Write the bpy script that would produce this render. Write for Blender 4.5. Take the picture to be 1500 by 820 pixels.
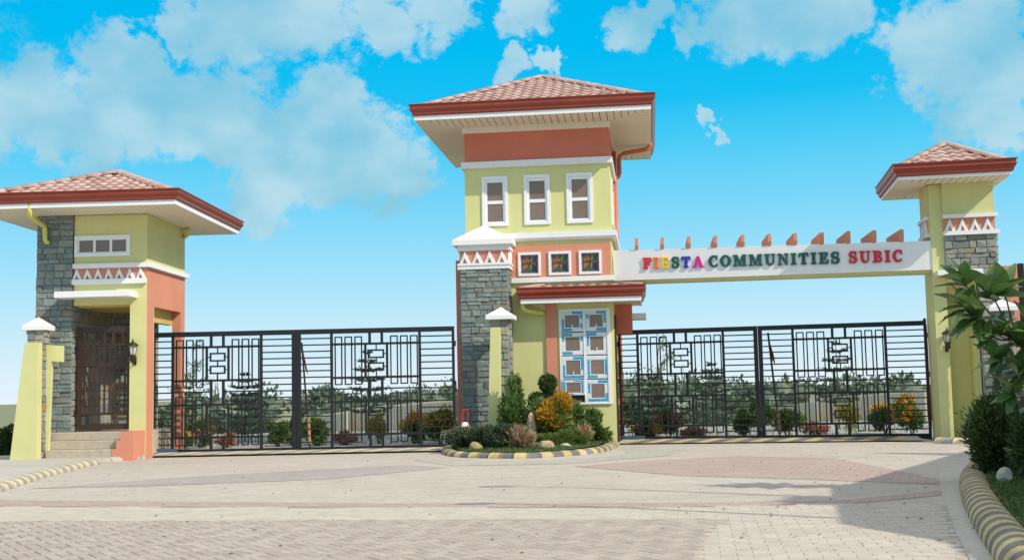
import bpy, bmesh, math, random
import numpy as np
from mathutils import Vector, Matrix, Euler
for o in list(bpy.data.objects): bpy.data.objects.remove(o)
scene = bpy.context.scene
col = scene.collection
random.seed(7); RNG = np.random.default_rng(7)
rad = math.radians

# ------------------------------------------------------------------ camera
cd = bpy.data.cameras.new('camera'); cam = bpy.data.objects.new('camera', cd); col.objects.link(cam)
cd.sensor_width = 36.0; cd.lens = 36.0*1700/1500; cd.shift_y = 11.2/1500; cd.clip_end = 3000
PT, RL = rad(5.17), rad(1.2)
_r = Vector((1,0,0)); _f = Vector((0,math.cos(PT),math.sin(PT))); _u = Vector((0,-math.sin(PT),math.cos(PT)))
_rr = math.cos(RL)*_r - math.sin(RL)*_u; _uu = math.cos(RL)*_u + math.sin(RL)*_r
cam.matrix_world = Matrix(((_rr.x,_uu.x,-_f.x,0),(_rr.y,_uu.y,-_f.y,0),(_rr.z,_uu.z,-_f.z,1.25),(0,0,0,1)))
scene.camera = cam

# ------------------------------------------------------------------ sun, sky, exposure
SUN = Vector((1.0,-0.74,1.0)).normalized()
sd = bpy.data.lights.new('sun','SUN'); so = bpy.data.objects.new('sun',sd); col.objects.link(so)
sd.energy = 3.6; sd.angle = rad(0.55); sd.color = (1.0,0.93,0.80)
so.rotation_euler = SUN.to_track_quat('Z','Y').to_euler(); so.location = (20,-12,25)
scene.view_settings.view_transform = 'Standard'; scene.view_settings.look = 'None'
scene.view_settings.exposure = 0.15; scene.view_settings.gamma = 1.0
scene.view_settings.use_curve_mapping = False

def lin(r,g,b):
    f = lambda c: (c/255/12.92) if c/255 <= .04045 else ((c/255+.055)/1.055)**2.4
    return (f(r),f(g),f(b),1.0)
def lin9(r,g,b): return tuple(0.9*c for c in lin(r,g,b)[:3])+(1.0,)   # sky colours at exposure 0.15

def build_world():
    w = bpy.data.worlds.new('World'); scene.world = w; w.use_nodes = True
    nt = w.node_tree; N = nt.nodes; K = nt.links; N.clear()
    out = N.new('ShaderNodeOutputWorld'); bg = N.new('ShaderNodeBackground'); bg.inputs[1].default_value = 1.0
    K.new(bg.outputs[0], out.inputs[0])
    tc = N.new('ShaderNodeTexCoord'); D = tc.outputs['Generated']
    sep = N.new('ShaderNodeSeparateXYZ'); K.new(D, sep.inputs[0])
    def math_(op, a, b=None, clamp=False):
        n = N.new('ShaderNodeMath'); n.operation = op; n.use_clamp = clamp
        for i, v in enumerate((a,b)):
            if v is None: continue
            if isinstance(v,(int,float)): n.inputs[i].default_value = v
            else: K.new(v, n.inputs[i])
        return n.outputs[0]
    def mix(f, a, b):
        n = N.new('ShaderNodeMix'); n.data_type = 'RGBA'
        if isinstance(f,(int,float)): n.inputs[0].default_value = f
        else: K.new(f, n.inputs[0])
        for i,v in ((6,a),(7,b)):
            if isinstance(v,tuple): n.inputs[i].default_value = v
            else: K.new(v, n.inputs[i])
        return n.outputs[2]
    def mrange(v,a,b,c=0.0,d=1.0,smooth=True):
        n = N.new('ShaderNodeMapRange'); n.interpolation_type = 'SMOOTHSTEP' if smooth else 'LINEAR'
        K.new(v,n.inputs[0])
        for i,x in enumerate((a,b,c,d)): n.inputs[1+i].default_value = x
        return n.outputs[0]
    sky = N.new('ShaderNodeTexSky'); sky.sky_type = 'NISHITA'; sky.sun_disc = False
    sky.sun_elevation = math.asin(SUN.z); sky.sun_rotation = math.atan2(SUN.x,SUN.y); sky.air_density = 1.0; sky.dust_density = 0.6
    sm = N.new('ShaderNodeVectorMath'); sm.operation = 'SCALE'; K.new(sky.outputs[0], sm.inputs[0]); sm.inputs['Scale'].default_value = 0.15
    ramp = N.new('ShaderNodeValToRGB'); K.new(math_('MULTIPLY', sep.outputs[2], 1/0.36, True), ramp.inputs[0])
    R = ramp.color_ramp
    pts = [(0.0,(231,244,251)),(0.13,(205,237,251)),(0.28,(165,227,251)),(0.44,(122,214,249)),(0.58,(74,204,247)),(0.68,(26,193,245)),(0.80,(2,188,243)),(1.0,(0,180,238))]
    R.elements[0].position = 0; R.elements[0].color = lin9(*pts[0][1]); R.elements[1].position = 1; R.elements[1].color = lin9(*pts[-1][1])
    for p,c in pts[1:-1]: R.elements.new(p).color = lin9(*c)
    base = mix(mrange(sep.outputs[2],0.34,0.62), ramp.outputs[0], sm.outputs[0])
    # cumulus clouds: (azimuth, elevation, radius) in degrees of the sky
    CL = [(-22.3,13.2,2.4),(-18.7,15.1,2.5),(-16.5,13.5,2.9),(-13.9,13.0,3.2),(-11.7,10.4,2.3),(-9.0,12.6,2.9),(-6.3,11.8,2.4),(-5.0,10.8,1.7),(-12.2,9.1,1.5),(-18.4,16.8,1.3),(-20.5,12.2,1.9),(-23.5,13.1,1.4),
          (-13.3,17.8,2.4),(-10.0,18.2,2.6),(-6.6,17.7,1.9),(-3.2,18.8,1.9),(1.3,18.6,1.3),(-15.9,18.1,1.2),(0.6,16.0,0.8),(2.0,15.9,0.5),(11.5,18.0,2.4),(15.2,18.2,2.6),(6.1,17.3,1.3),(7.5,18.0,1.0),(9.5,16.4,0.8),(21.3,15.3,2.5),(23.0,13.8,2.3),(22.8,15.9,2.0),(19.8,15.4,1.9),(23.4,11.9,1.4),(9.9,13.2,0.35),(10.6,12.6,0.3),(24.4,14.3,2.0),
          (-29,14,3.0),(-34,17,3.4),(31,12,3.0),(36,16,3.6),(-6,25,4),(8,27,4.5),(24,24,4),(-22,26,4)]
    W0 = D
    for sc,amp in ((11,0.055),(38,0.020)):
        wn = N.new('ShaderNodeTexNoise'); wn.inputs['Scale'].default_value = sc; wn.inputs['Detail'].default_value = 5; wn.inputs['Roughness'].default_value = 0.6; K.new(D, wn.inputs['Vector'])
        sb = N.new('ShaderNodeVectorMath'); sb.operation = 'SUBTRACT'; K.new(wn.outputs['Color'], sb.inputs[0]); sb.inputs[1].default_value = (.5,.5,.5)
        sl = N.new('ShaderNodeVectorMath'); sl.operation = 'SCALE'; K.new(sb.outputs[0], sl.inputs[0]); sl.inputs['Scale'].default_value = amp*2
        ad = N.new('ShaderNodeVectorMath'); ad.operation = 'ADD'; K.new(W0, ad.inputs[0]); K.new(sl.outputs[0], ad.inputs[1]); W0 = ad.outputs[0]
    nz = N.new('ShaderNodeVectorMath'); nz.operation = 'NORMALIZE'; K.new(W0, nz.inputs[0]); W0 = nz.outputs[0]
    acc = None
    for az,el,r in CL:
        a,e = rad(az),rad(el)
        d = N.new('ShaderNodeVectorMath'); d.operation = 'DOT_PRODUCT'; K.new(W0,d.inputs[0])
        d.inputs[1].default_value = (math.sin(a)*math.cos(e), math.cos(a)*math.cos(e), math.sin(e))
        v = mrange(d.outputs['Value'], math.cos(rad(r*1.25+.15)), math.cos(rad(r*0.15)))
        acc = v if acc is None else math_('MAXIMUM', acc, v)
    # heavier cloud cover added over the unseen sky to lift the shade
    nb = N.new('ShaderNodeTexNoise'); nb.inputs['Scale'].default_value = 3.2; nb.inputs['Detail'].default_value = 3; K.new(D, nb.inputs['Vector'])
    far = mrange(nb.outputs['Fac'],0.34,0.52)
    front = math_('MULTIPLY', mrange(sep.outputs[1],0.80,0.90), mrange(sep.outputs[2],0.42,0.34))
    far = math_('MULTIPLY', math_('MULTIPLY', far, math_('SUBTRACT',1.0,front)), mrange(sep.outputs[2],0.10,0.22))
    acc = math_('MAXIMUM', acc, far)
    mp = N.new('ShaderNodeMapping'); mp.inputs['Scale'].default_value = (1,1,1.35); K.new(D, mp.inputs[0])
    n1 = N.new('ShaderNodeTexNoise'); n1.inputs['Scale'].default_value = 17; n1.inputs['Detail'].default_value = 10; n1.inputs['Roughness'].default_value = 0.68; n1.inputs['Distortion'].default_value = 0.5; K.new(mp.outputs[0], n1.inputs['Vector'])
    n3 = N.new('ShaderNodeTexNoise'); n3.inputs['Scale'].default_value = 60; n3.inputs['Detail'].default_value = 8; n3.inputs['Roughness'].default_value = 0.7; K.new(mp.outputs[0], n3.inputs['Vector'])
    s = math_('ADD', math_('ADD', acc, math_('MULTIPLY', math_('SUBTRACT', n1.outputs['Fac'], 0.5), 1.9)), math_('MULTIPLY', math_('SUBTRACT', n3.outputs['Fac'], 0.5), 1.25))
    mask = math_('MULTIPLY', mrange(s, 0.16, 0.80), mrange(acc,0.0,0.2))
    n2 = N.new('ShaderNodeTexNoise'); n2.inputs['Scale'].default_value = 11; n2.inputs['Detail'].default_value = 9; K.new(mp.outputs[0], n2.inputs['Vector'])
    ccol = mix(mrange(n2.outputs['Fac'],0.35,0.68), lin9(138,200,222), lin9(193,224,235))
    ccol = mix(mrange(sep.outputs[2],0.36,0.62), ccol, lin(252,252,250))  # unseen upper clouds turned near white so they brighten shaded surfaces
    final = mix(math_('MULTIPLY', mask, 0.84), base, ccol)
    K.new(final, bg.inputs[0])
build_world()

# ------------------------------------------------------------------ materials
def new_mat(name):
    m = bpy.data.materials.new(name); m.use_nodes = True
    nt = m.node_tree; b = nt.nodes['Principled BSDF']
    return m, nt.nodes, nt.links, b
def _noise(N,K,scale,detail=4,vec=None,rough=0.55):
    n = N.new('ShaderNodeTexNoise'); n.inputs['Scale'].default_value = scale; n.inputs['Detail'].default_value = detail; n.inputs['Roughness'].default_value = rough
    if vec: K.new(vec, n.inputs['Vector'])
    return n
def _ramp(N,K,src,stops):
    r = N.new('ShaderNodeValToRGB'); K.new(src, r.inputs[0]); e = r.color_ramp.elements
    e[0].position,e[0].color = stops[0]; e[1].position,e[1].color = stops[-1]
    for p,c in stops[1:-1]: e.new(p).color = c
    return r.outputs[0]
def c4(c,k=1.0): return (c[0]*k,c[1]*k,c[2]*k,1)
def _mixc(N,K,f,a,b,blend='MIX'):
    n = N.new('ShaderNodeMix'); n.data_type = 'RGBA'; n.blend_type = blend
    if isinstance(f,(int,float)): n.inputs[0].default_value = f
    else: K.new(f,n.inputs[0])
    for i,v in ((6,a),(7,b)):
        if isinstance(v,tuple): n.inputs[i].default_value = v
        else: K.new(v,n.inputs[i])
    return n.outputs[2]
def paint(name, c, rough=0.75, var=0.07, bump=0.12, scale=60, streak=True):
    m,N,K,b = new_mat(name)
    tc = N.new('ShaderNodeTexCoord'); V = tc.outputs['Object']
    big = _noise(N,K,1.3,5,V); fine = _noise(N,K,scale,3,V)
    colr = _ramp(N,K,big.outputs['Fac'],[(0.3,c4(c,1-var)),(0.7,c4(c,1+var*0.6))])
    if streak:   # rain streaks and dust
        mp = N.new('ShaderNodeMapping'); mp.inputs['Scale'].default_value = (9,9,0.7); K.new(V,mp.inputs[0])
        st = _noise(N,K,1.0,4,mp.outputs[0],0.6)
        f = N.new('ShaderNodeMapRange'); K.new(st.outputs['Fac'],f.inputs[0]); f.inputs[1].default_value=0.56; f.inputs[2].default_value=0.8; f.inputs[4].default_value=0.16
        colr = _mixc(N,K,f.outputs[0],colr,c4((c[0]*0.55,c[1]*0.52,c[2]*0.5)))
    K.new(colr,b.inputs['Base Color']); b.inputs['Roughness'].default_value = rough
    bp = N.new('ShaderNodeBump'); bp.inputs['Strength'].default_value = bump; bp.inputs['Distance'].default_value = 0.01; K.new(fine.outputs['Fac'],bp.inputs['Height']); K.new(bp.outputs[0],b.inputs['Normal'])
    return m
def plain(name, c, rough=0.5, metal=0.0, var=0.08, scale=8):
    m,N,K,b = new_mat(name)
    tc = N.new('ShaderNodeTexCoord'); n = _noise(N,K,scale,4,tc.outputs['Object'])
    K.new(_ramp(N,K,n.outputs['Fac'],[(0.3,c4(c,1-var)),(0.7,c4(c,1+var))]),b.inputs['Base Color'])
    rr = N.new('ShaderNodeMapRange'); K.new(n.outputs['Fac'],rr.inputs[0]); rr.inputs[3].default_value = rough*0.85; rr.inputs[4].default_value = min(1,rough*1.15); K.new(rr.outputs[0],b.inputs['Roughness'])
    b.inputs['Metallic'].default_value = metal
    return m
def piece(name, stops, rough=0.85, island=False, bump=0.5, bscale=22, tint=0.25):
    """colour of each separate piece by its own random number, with grain on it"""
    m,N,K,b = new_mat(name)
    if island: src = N.new('ShaderNodeNewGeometry').outputs['Random Per Island']
    else: src = N.new('ShaderNodeObjectInfo').outputs['Random']
    colr = _ramp(N,K,src,stops)
    g = N.new('ShaderNodeNewGeometry'); n = _noise(N,K,bscale,6,g.outputs['Position'],0.65); n2 = _noise(N,K,5,4,g.outputs['Position'])
    colr = _mixc(N,K,1.0,colr,_ramp(N,K,n.outputs['Fac'],[(0.25,(1-tint,1-tint,1-tint,1)),(0.75,(1+tint*0.5,)*3+(1,))]),'MULTIPLY')
    colr = _mixc(N,K,1.0,colr,_ramp(N,K,n2.outputs['Fac'],[(0.3,(0.86,0.87,0.88,1)),(0.7,(1.08,1.06,1.03,1))]),'MULTIPLY')
    K.new(colr,b.inputs['Base Color']); b.inputs['Roughness'].default_value = rough
    bp = N.new('ShaderNodeBump'); bp.inputs['Strength'].default_value = bump; bp.inputs['Distance'].default_value = 0.015; K.new(n.outputs['Fac'],bp.inputs['Height']); K.new(bp.outputs[0],b.inputs['Normal'])
    return m
def leafmat(name, stops, rough=0.45, trans=0.3):
    m,N,K,b = new_mat(name)
    src = N.new('ShaderNodeNewGeometry').outputs['Random Per Island']
    colr = _ramp(N,K,src,stops); K.new(colr,b.inputs['Base Color']); b.inputs['Roughness'].default_value = rough
    t = N.new('ShaderNodeBsdfTranslucent'); K.new(colr,t.inputs[0]); mx = N.new('ShaderNodeMixShader'); mx.inputs[0].default_value = trans
    K.new(b.outputs[0],mx.inputs[1]); K.new(t.outputs[0],mx.inputs[2]); K.new(mx.outputs[0],N['Material Output'].inputs[0])
    return m
def gnd(name, ca, cb, joint=None, bw=0.22, bh=0.11, rot=0.4, rough=0.9, stain=0.3, mortar=0.006):
    m,N,K,b = new_mat(name)
    g = N.new('ShaderNodeNewGeometry'); P = g.outputs['Position']
    n1 = _noise(N,K,0.35,6,P,0.6); n2 = _noise(N,K,9,6,P,0.7); n3 = _noise(N,K,90,3,P)
    colr = _ramp(N,K,n1.outputs['Fac'],[(0.32,c4(ca)),(0.68,c4(cb))])
    colr = _mixc(N,K,1.0,colr,_ramp(N,K,n2.outputs['Fac'],[(0.3,(1-stain*0.6,)*3+(1,)),(0.7,(1+stain*0.25,)*3+(1,))]),'MULTIPLY')
    colr = _mixc(N,K,1.0,colr,_ramp(N,K,n3.outputs['Fac'],[(0.3,(0.86,)*3+(1,)),(0.7,(1.1,)*3+(1,))]),'MULTIPLY')
    # dust and tyre stains with a shape of their own
    mp0 = N.new('ShaderNodeMapping'); mp0.inputs['Scale'].default_value = (0.16,0.9,1); mp0.inputs['Rotation'].default_value=(0,0,0.12); K.new(P,mp0.inputs[0])
    n4 = _noise(N,K,1.0,6,mp0.outputs[0],0.7)
    f = N.new('ShaderNodeMapRange'); K.new(n4.outputs['Fac'],f.inputs[0]); f.inputs[1].default_value=0.52; f.inputs[2].default_value=0.78; f.inputs[4].default_value=0.35
    colr = _mixc(N,K,f.outputs[0],colr,c4((ca[0]*0.62,ca[1]*0.6,ca[2]*0.58)))
    h = n3.outputs['Fac']
    if joint:
        mp = N.new('ShaderNodeMapping'); mp.inputs['Rotation'].default_value=(0,0,rot); K.new(P,mp.inputs[0])
        br = N.new('ShaderNodeTexBrick'); K.new(mp.outputs[0],br.inputs[0]); br.inputs['Scale'].default_value=1.0
        br.inputs['Brick Width'].default_value=bw; br.inputs['Row Height'].default_value=bh; br.inputs['Mortar Size'].default_value=mortar; br.inputs['Color1'].default_value=(1,1,1,1); br.inputs['Color2'].default_value=(0.86,0.85,0.85,1); br.inputs['Mortar'].default_value=joint
        colr = _mixc(N,K,1.0,colr,br.outputs['Color'],'MULTIPLY')
    K.new(colr,b.inputs['Base Color']); b.inputs['Roughness'].default_value = rough
    bp = N.new('ShaderNodeBump'); bp.inputs['Strength'].default_value=0.35; bp.inputs['Distance'].default_value=0.006; K.new(h,bp.inputs['Height']); K.new(bp.outputs[0],b.inputs['Normal'])
    return m

MT = {}
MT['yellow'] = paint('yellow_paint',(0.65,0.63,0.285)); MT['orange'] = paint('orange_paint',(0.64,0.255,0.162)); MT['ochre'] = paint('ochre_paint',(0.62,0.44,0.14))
MT['white'] = paint('white_paint',(0.80,0.79,0.80),0.6,0.03,0.05); MT['brick_orange'] = paint('deep_orange_paint',(0.64,0.18,0.115))
MT['cream'] = paint('cream_soffit',(0.78,0.71,0.57),0.6,0.04,0.03,60,False)
MT['maroon'] = plain('maroon_gutter',(0.27,0.045,0.026),0.32,0,0.12,3); MT['black'] = plain('black_steel',(0.016,0.014,0.017),0.45,0.2)
MT['brown_steel'] = plain('brown_steel',(0.045,0.02,0.012),0.45); MT['pvc'] = plain('white_upvc',(0.82,0.82,0.84),0.35,0,0.02)
MT['glass'] = plain('tinted_pane',(0.22,0.155,0.12),0.08,0,0.12,1.2); MT['film_blue'] = plain('blue_film',(0.04,0.33,0.62),0.4,0,0.45,40); MT['film_teal'] = plain('teal_film',(0.05,0.36,0.46),0.4,0,0.45,40); MT['film_white'] = plain('white_film',(0.70,0.75,0.80),0.45,0,0.15,40)
MT['pipe_yellow'] = plain('yellow_pipe',(0.62,0.60,0.14),0.4); MT['pipe_orange'] = plain('orange_pipe',(0.62,0.15,0.06),0.4)
MT['stone'] = piece('slate_stone',[(0.0,(0.155,0.205,0.215,1)),(0.25,(0.20,0.25,0.25,1)),(0.5,(0.235,0.28,0.27,1)),(0.72,(0.28,0.305,0.28,1)),(0.92,(0.17,0.20,0.195,1)),(0.965,(0.26,0.235,0.18,1)),(1.0,(0.27,0.21,0.14,1))],0.85,False,0.9,14,0.35)
MT['stone_pale'] = piece('grey_stone',[(0.0,(0.19,0.21,0.20,1)),(0.35,(0.30,0.31,0.28,1)),(0.7,(0.36,0.34,0.29,1)),(0.88,(0.24,0.26,0.25,1)),(0.94,(0.36,0.28,0.17,1)),(1.0,(0.33,0.25,0.15,1))],0.85,False,0.9,14,0.35)
MT['mortar'] = paint('mortar',(0.40,0.40,0.37),0.9,0.15,0.3)
MT['tile'] = piece('roof_tile',[(0.0,(0.40,0.24,0.20,1)),(0.3,(0.47,0.295,0.25,1)),(0.7,(0.50,0.33,0.285,1)),(1.0,(0.56,0.39,0.345,1))],0.6,False,0.2,30,0.12)
MT['deck'] = plain('roof_deck',(0.20,0.09,0.07),0.8)
MT['concrete'] = gnd('pale_concrete_paving',(0.51,0.45,0.388),(0.565,0.505,0.44),(0.90,0.885,0.87,1),0.24,0.12,0.12)
MT['concrete_edge'] = gnd('plain_concrete',(0.47,0.43,0.38),(0.54,0.50,0.45))
MT['pink'] = gnd('pink_paving',(0.46,0.355,0.315),(0.51,0.40,0.36),(0.62,0.58,0.56,1),0.22,0.11,0.35)
MT['greyp'] = gnd('grey_paving',(0.42,0.37,0.345),(0.47,0.415,0.385),(0.62,0.6,0.6,1),0.22,0.11,0.9)
MT['greenp'] = gnd('greenish_paving',(0.46,0.45,0.38),(0.52,0.50,0.43),(0.66,0.66,0.62,1),0.22,0.11,0.9)
MT['joint_pale'] = plain('pale_joint_sand',(0.48,0.43,0.37),0.95)
MT['joint'] = plain('joint_sand',(0.30,0.25,0.21),0.95)
MT['paver'] = piece('pink_paver',[(0.0,(0.39,0.32,0.285,1)),(0.5,(0.43,0.36,0.32,1)),(1.0,(0.47,0.40,0.36,1))],0.9,False,0.3,60,0.2)
MT['paver_i'] = piece('pink_paver_field',[(0.0,(0.39,0.32,0.285,1)),(0.5,(0.43,0.36,0.32,1)),(1.0,(0.47,0.40,0.36,1))],0.9,True,0.3,60,0.2)
MT['paver_pale'] = piece('pale_paver_field',[(0.0,(0.50,0.44,0.38,1)),(1.0,(0.555,0.495,0.43,1))],0.9,True,0.3,60,0.18)
MT['kerb_y'] = paint('kerb_yellow',(0.52,0.41,0.18),0.85,0.35,0.3,25); MT['kerb_k'] = paint('kerb_grey_black',(0.17,0.165,0.165),0.85,0.4,0.3,25)
MT['kerb_yf'] = paint('kerb_yellow_faded',(0.62,0.52,0.32),0.85,0.25,0.3,25); MT['kerb_kf'] = paint('kerb_grey_faded',(0.33,0.32,0.30),0.85,0.25,0.3,25)
MT['kerb_plain'] = paint('kerb_concrete',(0.44,0.41,0.36),0.9,0.2,0.3,25)
MT['step'] = gnd('washed_step',(0.46,0.39,0.30),(0.52,0.45,0.36))
MT['soil'] = gnd('dry_ground',(0.24,0.22,0.14),(0.17,0.21,0.09)); MT['asphalt'] = gnd('inner_road',(0.34,0.33,0.31),(0.40,0.385,0.365))
MT['turf'] = gnd('turf',(0.045,0.085,0.02),(0.075,0.125,0.03),None)
G = lambda a,b,c: (a,b,c,1)
MT['grass'] = leafmat('grass_blades',[(0,G(.05,.10,.02)),(.6,G(.08,.15,.03)),(1,G(.15,.18,.05))])
MT['leaf_dark'] = leafmat('dark_leaf',[(0,G(.04,.075,.022)),(.6,G(.07,.12,.033)),(1,G(.13,.18,.055))])
MT['leaf_mid'] = leafmat('mid_leaf',[(0,G(.055,.11,.028)),(.6,G(.10,.18,.04)),(1,G(.20,.27,.065))])
MT['leaf_light'] = leafmat('light_leaf',[(0,G(.07,.13,.03)),(.5,G(.12,.20,.045)),(1,G(.24,.28,.07))])
MT['leaf_grey'] = leafmat('greygreen_leaf',[(0,G(.045,.075,.04)),(.6,G(.08,.12,.06)),(1,G(.17,.21,.11))])
MT['leaf_fire'] = leafmat('orange_leaf',[(0,G(.30,.30,.04)),(.4,G(.62,.44,.04)),(.75,G(.70,.27,.03)),(1,G(.60,.12,.03))])
MT['leaf_pink'] = leafmat('pink_leaf',[(0,G(.45,.15,.11)),(.5,G(.52,.28,.20)),(1,G(.30,.10,.07))])
MT['leaf_varieg'] = leafmat('variegated_leaf',[(0,G(.10,.14,.04)),(.3,G(.42,.36,.20)),(.65,G(.40,.17,.13)),(1,G(.58,.48,.30))])
MT['leaf_yellow'] = leafmat('yellow_leaf',[(0,G(.25,.26,.04)),(.6,G(.48,.42,.05)),(1,G(.16,.22,.04))])
MT['pine'] = leafmat('pine_needles',[(0,G(.05,.095,.055)),(.6,G(.08,.14,.075)),(1,G(.14,.20,.10))],0.5,0.15)
MT['forest'] = leafmat('forest_leaf',[(0,G(.09,.13,.085)),(.5,G(.125,.175,.11)),(1,G(.21,.25,.15))])
MT['big_leaf'] = None
MT['bark'] = piece('bark',[(0,(.12,.085,.06,1)),(1,(.17,.13,.10,1))],0.9,False,0.8,18,0.4)
MT['rock_tan'] = piece('tan_rock',[(0,(.46,.33,.21,1)),(1,(.52,.40,.27,1))],0.9,False,0.9,9,0.3); MT['rock_white'] = piece('white_rock',[(0,(.46,.44,.41,1)),(1,(.55,.53,.5,1))],0.9,False,0.9,9,0.3); MT['rock_yellow']=piece('yellow_rock',[(0,(.34,.29,.12,1)),(1,(.38,.31,.14,1))],0.9,False,0.9,9,0.3)
MT['bronze'] = plain('bronze_lamp',(0.055,0.04,0.022),0.4,0.5); MT['lampglass'] = plain('lamp_glass',(0.55,0.55,0.5),0.12,0,0.1)
MT['fence_metal'] = plain('beige_sheet',(0.62,0.54,0.45),0.6); MT['greywall'] = paint('grey_block',(0.22,0.22,0.22))
MT['red'] = plain('red_plastic',(0.55,0.02,0.025),0.35); MT['steel'] = plain('galvanised',(0.35,0.37,0.38),0.4,0.6); MT['blueplate'] = plain('blue_steel',(0.05,0.085,0.15),0.5); MT['lead'] = plain('lead',(0.05,0.05,0.055),0.5,0.3)
MT['wood'] = plain('crate_wood',(0.40,0.24,0.12),0.8)
MT['dark_in'] = plain('dark_interior',(0.05,0.04,0.035),0.9)
for k,c in (('s_or',(0.44,0.12,0.025)),('s_gr',(0.05,0.11,0.025)),('s_ye',(0.30,0.21,0.03)),('s_dk',(0.05,0.03,0.05)),('s_bl',(0.04,0.06,0.16)),('s_cl',(0.20,0.19,0.22))): MT[k] = plain('stained_'+k[2:],c,0.15)
for k,c in (('t_red',(0.62,0.012,0.03)),('t_orange',(0.85,0.15,0.012)),('t_yellow',(0.85,0.55,0.02)),('t_green',(0.006,0.085,0.06)),('t_blue',(0.03,0.03,0.36)),('t_pink',(0.62,0.02,0.28)),('t_red2',(0.56,0.01,0.02))): MT[k] = plain('letter_'+k[2:],c,0.35,0,0.04)
def _bl():
    m,N,K,b = new_mat('large_glossy_leaf')
    src = N.new('ShaderNodeObjectInfo').outputs['Random']
    colr = _ramp(N,K,src,[(0,G(.06,.14,.045)),(.6,G(.11,.21,.06)),(1,G(.22,.30,.10))])
    K.new(colr,b.inputs['Base Color']); b.inputs['Roughness'].default_value=0.33
    t = N.new('ShaderNodeBsdfTranslucent'); K.new(colr,t.inputs[0]); mx = N.new('ShaderNodeMixShader'); mx.inputs[0].default_value=.25
    K.new(b.outputs[0],mx.inputs[1]); K.new(t.outputs[0],mx.inputs[2]); K.new(mx.outputs[0],N['Material Output'].inputs[0]); return m
MT['big_leaf'] = _bl()

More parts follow.
